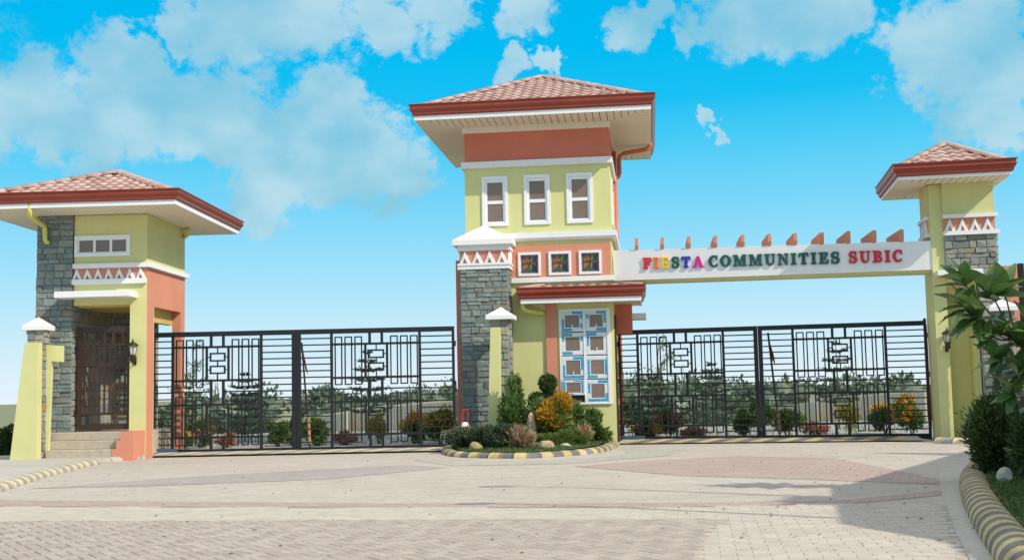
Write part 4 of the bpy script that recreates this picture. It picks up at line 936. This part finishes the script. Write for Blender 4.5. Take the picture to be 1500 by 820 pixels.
kerb([(9.2,18.1),(7.9,18.0),(7.0,17.45),(6.62,16.72),(5.85,15.0),(5.15,13.15),(4.53,11.4),(4.01,9.83),(3.61,8.57),(3.3,7.6),(2.6,5.4)],.34,.19,.20,('kerb_y','kerb_k'),'rounded black and yellow kerb bordering the shrub bed')
kerb([(-6.9,12.5),(-7.2,15.0),(-7.5,16.95),(-7.82,18.57),(-8.15,20.53),(-8.4,22.49),(-8.5,23.6)],.30,.11,.24,('kerb_yf','kerb_kf'),'faded striped kerb curving to the gatehouse steps')
kerb([(-8.5,23.6),(-8.42,24.3),(-8.15,24.75),(-7.85,24.9)],.30,.10,.5,('kerb_plain','kerb_plain'),'bare concrete kerb end beside the orange step wall')
kerb([(-1.5,26.2),(-1.42,24.9),(-1.33,24.2),(-1.13,23.45),(-.66,22.83),(.19,22.40),(.91,22.85),(1.47,23.6),(1.93,25.0),(2.25,26.9)],.30,.11,.24,('kerb_y','kerb_k'),'striped kerb rounding the planted island at the tower foot')
kerb([(8.95,24.75),(9.25,24.3),(9.7,24.1),(10.3,23.95)],.28,.13,.22,('kerb_yf','kerb_kf'),'short striped kerb at the foot of the narrow gatehouse')
sheet('sidewalk','concrete_edge',[(-7.0,12.5),(-7.3,15.0),(-7.6,16.95),(-7.92,18.57),(-8.25,20.53),(-8.5,22.49),(-8.6,23.9),(-8.4,24.6),(-7.95,25.05),(-8.0,26.4),(-20,26.4),(-20,12.5)],.085)
def threshold(o,yaw,x0,x1,ya,yb,mats,step,label,z0=.045):
    T=empty('threshold',o,yaw); tag(T,label,'threshold',kind='structure')
    MB().add([(x0,ya,.012),(x1,ya,.012),(x1,yb,z0),(x0,yb,z0)],[(0,1,2,3)]).build('ramp','kerb_plain',T)
    n=int((x1-x0)/step); sk=.38
    for i in range(n):
        a=x0+i*step; b=a+step
        if b+sk>x1: break
        MB().add([(a,ya+.02,.0175),(b-.01,ya+.02,.0175),(b+sk-.01,yb-.02,z0+.005),(a+sk,yb-.02,z0+.005)],[(0,1,2,3)]).build('painted_stripe',mats[i%2],T)
threshold(LGo,-1.27,.0,6.75,-.95,-.12,('kerb_yf','kerb_kf'),.27,'worn striped sill under the gate between the two left buildings')
threshold(RGo,-12.67,.05,6.85,-1.5,-.1,('kerb_y','kerb_k'),.30,'yellow and black striped sill under the gate below the letters')

# ------------------------------------------------------------------ planting
def leaf_mesh(name,pts,L,W,mat,rng,up=0.3,dirs=None,fold=.18,jit=.45):
    pts=np.asarray(pts,float); n=len(pts)
    d=rng.normal(size=(n,3)) if dirs is None else np.asarray(dirs,float)+rng.normal(size=(n,3))*jit
    d[:,2]+=up; d/=np.linalg.norm(d,axis=1)[:,None]
    a=rng.normal(size=(n,3)); s=np.cross(d,a); s/=np.linalg.norm(s,axis=1)[:,None]; nn=np.cross(s,d)
    l=(L*rng.uniform(.65,1.3,n))[:,None]; w=(W*rng.uniform(.7,1.25,n))[:,None]
    v=np.empty((n,4,3)); v[:,0]=pts; v[:,1]=pts+d*l*.45+s*w*.5+nn*w*fold; v[:,2]=pts+d*l; v[:,3]=pts+d*l*.45-s*w*.5+nn*w*fold
    me=bpy.data.meshes.new(name); me.vertices.add(4*n); me.vertices.foreach_set('co',v.reshape(-1))
    idx=np.arange(n)[:,None]*4+np.array([0,1,2,0,2,3]); me.loops.add(6*n); me.loops.foreach_set('vertex_index',idx.reshape(-1).astype(np.int32))
    me.polygons.add(2*n); me.polygons.foreach_set('loop_start',np.arange(0,6*n,3,dtype=np.int32)); me.update(calc_edges=True); me.validate()
    me.materials.append(MT[mat]); return me
def blob_pts(n,r,rng,lumps=9,zmin=.02,cz=None):
    """points in lumpy clumps through an ellipsoid of radii r whose centre is at height cz"""
    r=np.array(r); cz=r[2] if cz is None else cz
    c=rng.normal(size=(lumps,3)); c/=np.linalg.norm(c,axis=1)[:,None]; c*=rng.uniform(.35,.78,(lumps,1))
    k=rng.integers(0,lumps,n); q=rng.normal(size=(n,3)); q/=np.linalg.norm(q,axis=1)[:,None]; q*=(rng.uniform(.25,1,(n,1))**.5)*rng.uniform(.32,.5)
    p=(c[k]+q); out=p.copy(); p=p*r; p[:,2]+=cz; keep=p[:,2]>zmin
    return p[keep],out[keep]
def shrub(name,loc,r,n,L,W,mat,label,group=None,seed=1,top=None,topn=0,stems=4,lumps=10,cz=None,up=.35,cat='shrub'):
    rng=np.random.default_rng(seed); t=empty(name,loc); tag(t,label,cat,group)
    p,d=blob_pts(n,r,rng,lumps,cz=cz); link('foliage',leaf_mesh('foliage',p,L,W,mat,rng,up,d*1.2),t)
    if top:
        p2,d2=blob_pts(topn,(r[0]*1.05,r[1]*1.05,r[2]*1.04),rng,lumps,cz=(cz or r[2])*1.05); k=p2[:,2]>r[2]*.7
        link('young_growth',leaf_mesh('young_growth',p2[k],L,W,top,rng,.6,d2[k]*1.2),t)
    m=MB(); rr=random.Random(seed)
    for i in range(stems):
        a=6.28*i/stems+rr.random(); x,y=r[0]*.5*math.cos(a),r[1]*.5*math.sin(a); m.tube([(x*.1,y*.1,-.03),(x*.5,y*.5,(cz or r[2])*.6),(x,y,(cz or r[2])*1.2)],.014+.02*max(r)*.5,5,.004)
    m.build('stems','bark',t); return t
def norfolk_pine(loc,h,rad_,label,seed,tiers=9,bare=.12,group='young pines behind the gates'):
    rng=np.random.default_rng(seed); t=empty('norfolk_pine',loc); tag(t,label,'pine tree',group)
    MB().tube([(0,0,-.1),(0.01,0,h*.5),(0,.01,h)],.035*h/2.5,6,.008).build('trunk','bark',t)
    P=[];Dr=[];m=MB()
    for k in range(tiers):
        f=k/(tiers-1); z=h*(bare+(.95-bare)*f**.95); R=rad_*(1-f)**.62*(.95+.1*rng.random())+.05
        nb=6 if f<.8 else 5; ph=rng.random()*6
        for b in range(nb):
            a=ph+6.283*b/nb+rng.normal()*.08; ca,sa=math.cos(a),math.sin(a); drop=(.10-.25*f)
            Rb=R*rng.uniform(.85,1.08); bp=lambda s:(ca*Rb*s,sa*Rb*s,z-drop*Rb*s*(1-s)*2+ .16*Rb*s*s)
            m.tube([bp(0),bp(.5),bp(1)],.011,4,.003)
            n=int(34*Rb/.7)+8
            for i in range(n):
                s=rng.uniform(.15,1.02); x,y,zz=bp(min(s,1)); side=rng.choice([-1,1]); off=rng.uniform(0,.16)*Rb*(1.15-s)+.01
                P.append((x-sa*side*off,y+ca*side*off,zz+rng.normal()*.012)); Dr.append((ca*.6-sa*side*.9,sa*.6+ca*side*.9,.25))
    m.build('branches','bark',t)
    link('needles',leaf_mesh('needles',P,.15,.042,'pine',rng,.15,Dr,.3,.25),t); return t
def airy_tree(loc,h,label,seed,group):
    rng=np.random.default_rng(seed); t=empty('slender_tree',loc); tag(t,label,'tree',group)
    m=MB(); m.tube([(0,0,-.1),(.05,0,h*.4),(-.02,.03,h*.75),(.03,0,h)],.032,6,.008); P=[]
    for k in range(16):
        f=.35+.62*rng.random(); a=rng.random()*6.28; L=h*.26*(1.15-f)+.12; p0=np.array((.02,0,h*f)); p1=p0+np.array((math.cos(a)*L,math.sin(a)*L,L*.5))
        m.tube([tuple(p0),tuple((p0+p1)/2+np.array((0,0,.03))),tuple(p1)],.009,4,.003)
        for i in range(26): s=rng.uniform(.25,1.1); P.append(p0+(p1-p0)*s+rng.normal(size=3)*.05)
    m.build('trunk','bark',t); link('crown',leaf_mesh('crown',P,.10,.035,'leaf_light',rng,.2),t); return t
def rock(name,loc,s,mat,label,seed):
    rng=np.random.default_rng(seed); bm=bmesh.new(); bmesh.ops.create_icosphere(bm,subdivisions=2,radius=1)
    pl=[(Vector(rng.normal(size=3)).normalized(),rng.uniform(.6,.9)) for _ in range(9)]
    for v in bm.verts:
        for n,d in pl:
            k=v.co.dot(n)-d
            if k>0: v.co-=n*k*.92
        v.co=Vector((v.co.x*s[0],v.co.y*s[1],v.co.z*s[2]+s[2]*.45))
    me=bpy.data.meshes.new(name); bm.to_mesh(me); bm.free(); me.materials.append(MT[mat]); o=link(name,me); o.location=loc; o.rotation_euler=(0,0,float(rng.uniform(0,3))); tag(o,label,'rock'); return o
def grass_patch(name,poly,z,n,label,seed,h=.06,mat='grass'):
    rng=np.random.default_rng(seed); xs=[p[0] for p in poly]; ys=[p[1] for p in poly]; P=[]
    while len(P)<n:
        x,y=rng.uniform(min(xs),max(xs)),rng.uniform(min(ys),max(ys))
        if inpoly(x,y,poly): P.append((x,y,z-.005))
    o=link(name,leaf_mesh(name,P,h,.014,mat,rng,1.8)); tag(o,label,'grass',kind='stuff'); return o

# island bed
ISL=[(-1.45,26.6),(-1.33,24.9),(-1.2,24.2),(-1.02,23.5),(-.6,22.95),(.19,22.55),(.85,22.98),(1.36,23.7),(1.8,25.0),(2.1,26.9),(2.2,27.55),(-1.0,27.6)]
sheet('island_bed','turf',ISL,.115); grass_patch('lawn',ISL,.115,9000,'short green lawn inside the striped island kerb',3,.055)
z0=.11
for i,(x,y,rx,rz,lab) in enumerate(((-1.05,24.75,.36,.40,'low grey-green shrub at the bend of the island kerb'),(-.75,24.35,.36,.42,'low grey-green shrub behind the rounded yellowish rock'),(-.42,24.15,.38,.46,'low grey-green shrub in front of the narrow yellow fin'),(-.12,24.3,.36,.44,'low grey-green shrub beside the upright pale rock'),(-1.2,25.3,.3,.38,'low grey-green shrub below the white canister'))):
    shrub('low_shrub',(x,y,z0),(rx,rx*.9,rz*.62),3200,.06,.03,'leaf_grey',lab,'low shrubs by the slate pier',201+i,cz=rz*.5,up=.5,lumps=14)
shrub('upright_shrub',(-.02,25.6,z0),(.36,.34,.72),4200,.085,.035,'leaf_mid','tall upright green shrub rising in spires beside the yellow fin',None,211,lumps=16,up=1.6,cz=.62)
t=shrub('upright_shrub',(.02,25.75,z0+.55),(.17,.16,.55),1100,.085,.035,'leaf_mid','slim leafy spire standing above the upright green shrub',None,212,lumps=9,up=2.0,cz=.55)
shrub('upright_shrub',(.42,25.5,z0),(.24,.24,.46),1800,.08,.035,'leaf_mid','small upright green shrub beside the orange-leaved shrub',None,213,lumps=9,up=1.5,cz=.45)
def topiary(loc,label):
    t=empty('topiary',loc); tag(t,label,'topiary'); rng=np.random.default_rng(77)
    MB().tube([(0,0,-.05),(.02,0,.7),(0,.02,1.3)],.02,6,.014).build('trunk','bark',t)
    for (x,z,r) in ((-.20,.93,.20),(.10,.98,.21),(.04,1.34,.195)):
        n=1500; q=rng.normal(size=(n,3)); q/=np.linalg.norm(q,axis=1)[:,None]; p=q*r*rng.uniform(.55,1.02,(n,1)); p+=np.array((x,0,z))
        link('leaf_ball',leaf_mesh('leaf_ball',p,.055,.035,'leaf_dark',rng,.1,q),t)
        MB().tube([(0,0,z-.25),(x*.6,0,z-.1),(x,0,z)],.014,5).build('branch','bark',t)
    return t
topiary((.72,26.3,z0),'topiary of clipped green balls on a bare stem beside the orange pilaster')
shrub('croton',(.80,25.35,z0),(.56,.5,.52),2600,.10,.038,'leaf_mid','bright orange and yellow leaved shrub in the island bed',None,221,'leaf_fire',9000,lumps=15,cz=.55,up=.6)
shrub('glossy_shrub',(1.36,26.3,z0),(.52,.45,.60),4200,.12,.055,'leaf_mid','dark broad-leaved shrub below the large taped window',None,222,lumps=12,cz=.5)
shrub('glossy_shrub',(1.78,26.5,z0),(.40,.36,.40),2600,.12,.055,'leaf_mid','small dark broad-leaved shrub at the tower corner',None,223,lumps=9,cz=.33)
for i,(x,y,lab) in enumerate(((.72,24.55,'feathery ground cover clump touching the tan rock'),(1.0,24.75,'feathery ground cover clump between two others like it'),(1.28,24.95,'feathery ground cover clump beside the corner variegated plant'))):
    shrub('ground_cover',(x,y,z0),(.30,.28,.17),2600,.055,.016,'leaf_light',lab,'feathery ground cover clumps',230+i,lumps=12,cz=.16,up=.8)
for (x,y,lab,s) in ((.12,23.95,'red and cream variegated plant beside the tan rock',241),(1.42,25.15,'red and cream variegated plant at the corner end of the bed',242)):
    shrub('variegated_plant',(x,y,z0),(.27,.26,.20),750,.15,.028,'leaf_varieg',lab,None,s,lumps=8,cz=.17,up=.9)
rock('rock',(.60,23.72,z0),(.30,.2,.13),'rock_tan','flat tan rock lying in the island lawn',1); rock('rock',(-.80,23.95,z0-.02),(.20,.15,.14),'rock_yellow','rounded yellowish rock in front of the low shrubs',2)
rock('rock',(-.08,24.35,z0),(.13,.12,.28),'rock_white','upright pale rock between low shrubs and variegated plant',3); rock('rock',(.52,24.5,z0),(.12,.1,.09),'rock_white','small pale stone behind the tan rock',4); rock('rock',(.35,25.2,z0),(.14,.12,.50),'rock_tan','tall tan rock standing behind the orange-leaved shrub',5); rock('rock',(1.05,24.35,z0-.01),(.13,.1,.07),'rock_white','small flat grey stone under the ground cover edge',6)
def red_can():
    t=empty('canister',(-1.12,26.25,.115),-6); t.scale=(.72,.72,.8); tag(t,'white canister with red frame standing against the slate pier','canister')
    MB().lathe([(.12,0),(.13,.03),(.13,.34),(.10,.40),(.06,.43)],(0,0,.20),12).build('can_body','pvc',t,True)
    for a,b in (((-.09,0,.60),(-.06,0,.95)),((.09,0,.60),(.10,0,.95)),((-.07,0,.95),(.13,0,.97)),((.05,-.13,.25),(.06,-.13,.5))): MB().tube([a,b],.022,6).build('red_frame','red',t)
    MB().box(.01,.12,-.15,-.125,.42,.52).build('red_label','red',t)
    MB().box(-.14,.14,-.12,.12,0,.2).build('stand','kerb_plain',t)
red_can()

# bed on the right
RB=[(9.3,18.0),(7.9,17.9),(7.05,17.3),(6.75,16.7),(5.98,15.0),(5.28,13.1),(4.66,11.35),(4.14,9.78),(3.74,8.5),(3.45,7.5),(2.8,5.4),(14,5.4),(14,18)]
sheet('shrub_bed','turf',RB,.13); grass_patch('lawn',[(6.9,16.5),(5.98,14.9),(5.28,13.1),(4.66,11.35),(4.14,9.78),(3.74,8.5),(3.5,7.6),(5.5,7.6),(8.0,16.5)],.13,16000,'shaded green lawn behind the rounded striped kerb',4,.06)
shrub('clipped_shrub',(6.10,14.75,.10),(.42,.40,.52),9000,.075,.026,'leaf_dark','large rounded dark shrub at the bend of the kerb',None,301,'leaf_mid',700,lumps=30,cz=.50,up=.7)
shrub('clipped_shrub',(6.10,13.55,.10),(.42,.40,.46),9000,.075,.026,'leaf_dark','rounded dark shrub beside the white rock',None,302,'leaf_mid',700,lumps=30,cz=.42,up=.7)
shrub('clipped_shrub',(5.75,12.2,.12),(.30,.3,.28),2500,.075,.026,'leaf_dark','small dark shrub at the lawn edge near the white rock',None,303,lumps=12,cz=.26,up=.7)
rock('rock',(5.50,13.2,.12),(.11,.10,.13),'rock_white','white rock on the shaded lawn under the shrubs',7)
def cone_tree():
    t=empty('conical_conifer',(8.55,20.2,.0)); tag(t,'dark narrow conical conifer behind the clipped shrubs','conifer'); rng=np.random.default_rng(5); n=4500
    f=rng.random(n)**1.4; a=rng.random(n)*6.28; r=(.36*(1-f)**.8+.03)*rng.uniform(.75,1.05,n); p=np.stack([r*np.cos(a),r*np.sin(a),.1+1.75*f],1); d=np.stack([np.cos(a),np.sin(a),.6+0*a],1)
    link('foliage',leaf_mesh('foliage',p,.08,.03,'pine',rng,.4,d),t); MB().tube([(0,0,-.05),(0,0,1.6)],.03,6,.01).build('trunk','bark',t)
    MB().lathe([(.22,0),(.20,.12),(.17,.18)],(0,0,0),10).build('root_mound','bark',t)
cone_tree()
t=empty('wooden_box',(9.72,24.95,.0),-12); tag(t,'small wooden box at the foot of the yellow column','box')
for i in range(3): MB().box(-.12,.12,-.1,.1,.02+.10*i,.11+.10*i,.006).build('plank','wood',t)
t=empty('flower_pot',(9.95,24.75,.0)); tag(t,'white pot of red flowers by the wooden box','pot plant'); MB().lathe([(.10,0),(.14,.25),(.15,.27),(.12,.27)],(0,0,0),12).build('pot','pvc',t,True)
_r5=np.random.default_rng(8); link('foliage',leaf_mesh('foliage',_r5.normal(size=(260,3))*.09+np.array((0,0,.42)),.09,.04,'leaf_mid',_r5),t); link('flowers',leaf_mesh('flowers',_r5.normal(size=(60,3))*.10+np.array((0,0,.48)),.07,.05,'red',_r5),t)

def big_leaf_plant():
    t=empty('broadleaf_plant',(6.32,13.55,.12)); tag(t,'tall broad-leaved plant with big glossy leaves leaning over the kerb bed','plant')
    r=random.Random(21); m=MB(); base=Vector((6.32,13.55,.12))
    me=[]
    for v in range(4):
        mm=MB(); nl=7; wv=(.40,.46,.36,.48)[v]; droop=(.10,.22,.32,.16)[v]; vs=[];fs=[]
        for i in range(nl+1):
            s=i/nl; w=wv*.5*math.sin(math.pi*min(.97,s**.82*.97+.02))**.8+.004; z=.10*s-droop*s*s; 
            vs += [(-w,s,z+w*.35+.012*math.sin(s*17+v)),(0,s,z),(w,s,z+w*.35-.012*math.sin(s*15+v))]
        for i in range(nl):
            for k in (0,1): fs.append((i*3+k,i*3+k+1,i*3+k+4,i*3+k+3))
        me.append(mm.add(vs,fs).mesh('leaf','big_leaf',True))
    def P(x,y,z): return Vector((x,y,z))-base
    trunk=[P(6.32,13.55,.05),P(6.22,13.5,.7),P(6.05,13.5,1.35),P(5.85,13.48,1.75)]
    MB().tube(trunk,.024,7,.014).build('trunk','bark',t)
    clusters=[((5.18,13.3,2.42),(-.6,-.2,.8),10,.36),((5.30,13.3,1.98),(-.7,-.5,.2),9,.34),((5.55,13.40,2.28),(-.15,-.2,1),13,.36),((5.22,13.35,2.13),(-.8,-.3,.5),10,.36),((5.72,13.45,2.32),(.3,-.2,1),9,.34),((5.42,13.3,1.80),(-.5,-.4,.6),11,.24),((5.60,13.35,1.86),(0,-.4,1),11,.27),((5.85,13.4,1.72),(.2,-.5,.8),12,.34),((5.55,13.35,1.52),(-.5,-.4,.3),11,.30),((5.80,13.35,1.38),(-.1,-.6,.4),12,.33),((6.0,13.35,1.95),(.5,-.3,.7),8,.33),((6.05,13.35,1.45),(.4,-.5,.4),10,.33),((5.70,13.35,1.12),(-.5,-.5,.1),9,.28),((5.95,13.3,1.0),(0,-.6,.2),9,.3)]
    src=[trunk[3]]*8+[trunk[2]]*6
    for (c,ax,n,L),s in zip(clusters,src):
        c=P(*c); ax=Vector(ax).normalized(); MB().tube([s,(s+c)/2+Vector((0,0,-.04)),c],.013,6,.008).build('branch','bark',t)
        a0=ax.orthogonal().normalized(); b0=ax.cross(a0)
        for i in range(n):
            a=2.4*i+r.random()*.5; tilt=rad(28+52*(i/n)+r.uniform(-8,8)); d=(ax*math.cos(tilt)+(a0*math.cos(a)+b0*math.sin(a))*math.sin(tilt)).normalized()
            up=Vector((0,0,1)); sd=d.cross(up).normalized(); nn=sd.cross(d); o=link('leaf',r.choice(me),t); l=L*r.uniform(.8,1.2); q=c-ax*.10*(i/n)
            roll=r.uniform(-.5,.5); sd2=sd*math.cos(roll)+nn*math.sin(roll); nn=sd2.cross(d)
            o.matrix_basis=Matrix(((sd2.x*l,d.x*l,nn.x*l,q.x),(sd2.y*l,d.y*l,nn.y*l,q.y),(sd2.z*l,d.z*l,nn.z*l,q.z),(0,0,0,1)))
big_leaf_plant()
t=shrub('hedge',(-11.9,27.2,.0),(.9,.5,.42),3500,.10,.05,'leaf_dark','dark hedge in front of the low grey wall beside the tapered buttress',None,311,lumps=14,cz=.36,cat='hedge')
t=empty('boundary_wall',(-13.2,28.2,0)); tag(t,'low grey boundary wall with coping past the small gatehouse','wall'); box('wall','greywall',t,-4,3.4,-.08,.08,0,.46); box('coping','kerb_plain',t,-4,3.43,-.12,.12,.46,.53,.006)

# ------------------------------------------------------------------ garden and woods behind the gates
def behind(side):
    L=side=='L'
    def at(px,D):            # bearing seen through the gate -> position on the ground
        px=px if L else px+680+(px-222)*.015
        return ((px-750)/1700*D, D, gz(0,D))
    w='behind the stepped gatehouse gate' if L else 'behind the gate under the letters'
    S=0 if L else 50
    airy_tree(at(281,33),2.75,'thin airy young tree '+w,401+S,'airy young trees')
    norfolk_pine(at(272,31),1.62,.55,'short young pine under the airy tree, '+w,402+S,8)
    norfolk_pine(at(357,34),2.02,.80,'wide young pine near the distant mast, '+w,403+S,9)
    norfolk_pine(at(537,34),2.62,.66,'tallest young pine with open tiers, '+w,404+S,7,.30)
    shrub('flowering_shrub',at(262,29.6),(.36,.3,.24),1300,.09,.04,'leaf_mid','low green shrub with orange blooms under the short pine, '+w,None,405+S,'leaf_fire',600,cz=.22)
    shrub('flowering_shrub',at(292,30.0),(.36,.3,.36),1800,.09,.04,'leaf_mid','round shrub tipped with orange leaves near the short pine, '+w,None,406+S,'leaf_pink',700,cz=.36)
    shrub('flowering_shrub',at(330,30.0),(.36,.25,.19),600,.10,.045,'leaf_pink','low pink-red foliage plant beside the wide pine, '+w,None,407+S,cz=.17)
    shrub('garden_shrub',at(405,30.0),(.40,.36,.32),2300,.09,.045,'leaf_mid','round dark green shrub by the meeting of the leaves, '+w,None,408+S,cz=.34)
    shrub('garden_shrub',at(425,30.8),(.34,.3,.46),1700,.10,.045,'leaf_mid','taller loose green shrub by the meeting of the leaves, '+w,None,409+S,cz=.5)
    shrub('garden_shrub',at(462,30.0),(.46,.4,.33),2500,.09,.045,'leaf_mid','broad green shrub beside the leaning pole, '+w,None,410+S,'leaf_light',700,cz=.36)
    shrub('flowering_shrub',at(503,30.2),(.34,.26,.18),700,.09,.045,'leaf_pink','low rosy foliage plant before the sheet fence, '+w,None,411+S,cz=.16)
    shrub('yellow_shrub',at(552,30.5),(.28,.26,.42),1100,.11,.04,'leaf_yellow','loose yellow-green shrub beside the tallest pine, '+w,None,412+S,cz=.45,up=.9)
    shrub('croton',at(603,30.2),(.38,.34,.40),1900,.10,.042,'leaf_mid','orange-topped shrub next to the big round one, '+w,None,413+S,'leaf_fire',1300,cz=.42)
    shrub('croton',at(641,29.6),(.44,.40,.46),2900,.09,.042,'leaf_mid','big round shrub with orange crown against the gate post, '+w,None,414+S,'leaf_fire',1000,cz=.46)
    x,y,z=at(446,29.2)
    t=empty('leaning_pole',(x,y,z)); tag(t,'dark leaning pole with a furled red flag, '+w,'flagpole'); MB().tube([(.10,0,0),(.0,0,1.3),(-.10,0,2.62)],.026,6).build('pole','brown_steel',t); MB().add([(-.12,-.01,2.6),(.02,-.03,2.05),(.06,.02,1.8),(-.02,.04,1.95),(-.09,.03,2.55)],[(0,1,2),(0,2,3,4),(0,1,3)]).build('flag','red',t); MB().tube([(.09,0,.1),(.06,0,.75)],.04,6).build('sleeve','wood',t)
    # corrugated sheet fence, two runs
    for k,(pa,Da,pb,Db,hh,lab) in enumerate(((508,52,664,46,1.25,'long beige corrugated fence '),(400,60,507,50,1.05,'shorter angled beige corrugated fence '))):
        a=Vector(at(pa,Da)); b=Vector(at(pb,Db)); t=empty('sheet_fence',a); tag(t,lab+w,'fence'); d=b-a; L_=math.hypot(d.x,d.y); n=int(L_/.2)
        for j in range(n):
            q0=d*(j/n); q1=d*((j+1)/n-.02/n); nx,ny=d.y/L_*.05,-d.x/L_*.05; qm=(q0+q1)/2
            vs=[]
            for q,o in ((q0,0),(q0+(q1-q0)*.3,0),(q0+(q1-q0)*.42,1),(q0+(q1-q0)*.88,1),(q1,0)): vs += [(q.x+nx*o,q.y+ny*o,q.z-.3),(q.x+nx*o,q.y+ny*o,q.z+hh)]
            MB().add(vs,[(2*i,2*i+2,2*i+3,2*i+1) for i in range(4)]).build('sheet','fence_metal',t)
        for j in range(0,n,8): q=d*(j/n); MB().box(q.x-.04,q.x+.04,q.y+.02,q.y+.10,q.z-.4,q.z+hh+.04).build('fence_post','steel',t)
    x,y,z=at(316,140); t=empty('radio_mast',(x,y,gz(0,140))); tag(t,'thin lattice radio mast on the wooded skyline '+w,'mast'); m=MB()
    for dx,dy in ((-.3,-.3),(.3,-.3),(.3,.3),(-.3,.3)): m.tube([(dx,dy,0),(dx*.5,dy*.5,9.2)],.05,4)
    m.build('lattice_leg','steel',t); m=MB()
    for i in range(10):
        z_=.9*i; k=1-.5*z_/9.2; m.tube([(-.3*k,-.3*k,z_),(.3*k,-.3*k,z_+.9)],.03,4); m.tube([(.3*k,-.3*k,z_),(-.3*k,-.3*k,z_+.9)],.03,4)
    m.build('lattice_brace','steel',t); MB().box(-.22,.22,-.15,.15,8.5,9.2).build('antenna_panel','pvc',t); MB().tube([(0,0,9.2),(0,0,10.3)],.03,4).build('spike','steel',t)
behind('L'); behind('R')
for a,b,c in ((0,0,0),):
    grass_patch('rough_grass',[(-14,29.5),(12,30.2),(15,41),(-16,41)],.0,9000,'rough grass growing among the shrubs behind the gates',6,.12)
def woods():
    rng=np.random.default_rng(15); P=[];Dd=[];core=MB()
    def mass(X,D,r,h): core.lathe([(r*.25,h*.08),(r*.62,h*.3),(r*.70,h*.55),(r*.5,h*.78),(r*.12,h*.9)],(X,D,gz(0,D)),8)
    for k in range(420):
        D=rng.uniform(95,215); X=rng.uniform(-.385,.60)*D; hgt=(1.25-gz(0,D))+(rng.uniform(-14,17)+7*math.sin(X*.06+1))/1700*D; hgt=max(hgt,3.0)
        r=hgt*rng.uniform(.34,.5); p,d=blob_pts(520,(r,r,hgt*.45),rng,12,cz=hgt*.55); p+=np.array((X,D,gz(0,D))); P.append(p); Dd.append(d); mass(X,D,r,hgt)
    for k in range(150):
        D=rng.uniform(62,92); X=rng.uniform(-.385,.58)*D; hgt=rng.uniform(1.2,2.6)*D/75; p,d=blob_pts(330,(hgt*.6,hgt*.6,hgt*.45),rng,6,cz=hgt*.45); p+=np.array((X,D,gz(0,D))); P.append(p); Dd.append(d); mass(X,D,hgt*.6,hgt*.85)
    P=np.concatenate(P); Dd=np.concatenate(Dd); W=tag(link('distant_wood',leaf_mesh('distant_wood',P,.62,.42,'forest',rng,.3,Dd)),'distant wooded skyline seen through both gates','wood',kind='stuff'); tag(core.build('crown_mass','forest',W),kind='stuff')
woods()

# ------------------------------------------------------------------ beyond the right edge of the view: what shades the road there
def off_house():
    t=empty('guard_hut',(0,0,0)); tag(t,'guard hut with overhanging flat roof across the shrub bed','hut')
    RP=[(8.5,10.75),(12.9,18.0),(16.5,16.0),(13.5,3.0),(7.7,3.4),(8.05,5.8),(7.6,7.15)]
    MB().prism_xy(RP,4.5,4.7).build('roof_slab','white',t); c=(sum(p[0] for p in RP)/7,sum(p[1] for p in RP)/7)
    MB().prism_xy([(c[0]+(x-c[0])*.72,c[1]+(y-c[1])*.72) for x,y in RP],.0,4.5).build('wall','yellow',t); MB().prism_xy([(c[0]+(x-c[0])*.74,c[1]+(y-c[1])*.74) for x,y in RP],2.9,3.1).build('band','white',t)
off_house()
def lamp_post(x,y,h,label):
    t=empty('lamp_post',(x,y,.12)); tag(t,label,'lamp post'); MB().tube([(0,0,0),(0,0,h)],.06,8,.04).build('pole','steel',t); MB().tube([(0,0,h),(-.2,.1,h+.25),(-.8,.4,h+.3)],.03,6).build('arm','steel',t); MB().box(-1.15,-.75,.3,.48,h+.26,h+.34).build('lamp_head','steel',t)
lamp_post(6.3,11.2,5.2,'tall lamp post rising from the lawn behind the striped kerb'); lamp_post(5.3,9.4,4.4,'shorter lamp post standing on the lawn')
def palm_tree():
    t=empty('street_tree',(7.75,9.6,.12)); tag(t,'slender tree growing on the lawn near the guard hut','tree'); rng=np.random.default_rng(9)
    MB().tube([(0,0,0),(.05,0,2),(-.05,.05,4.2)],.07,7,.03).build('trunk','bark',t); p,d=blob_pts(900,(.62,.6,.5),rng,9,cz=4.1,zmin=2); link('crown',leaf_mesh('crown',p,.22,.06,'leaf_mid',rng,.2,d),t)
palm_tree()

for o in bpy.data.objects:      # masses of small leaves and twigs nobody could count
    if o.parent and o.name.split('.')[0] in ('foliage','young_growth','needles','branches','stems','flowers'): o['kind']='stuff'
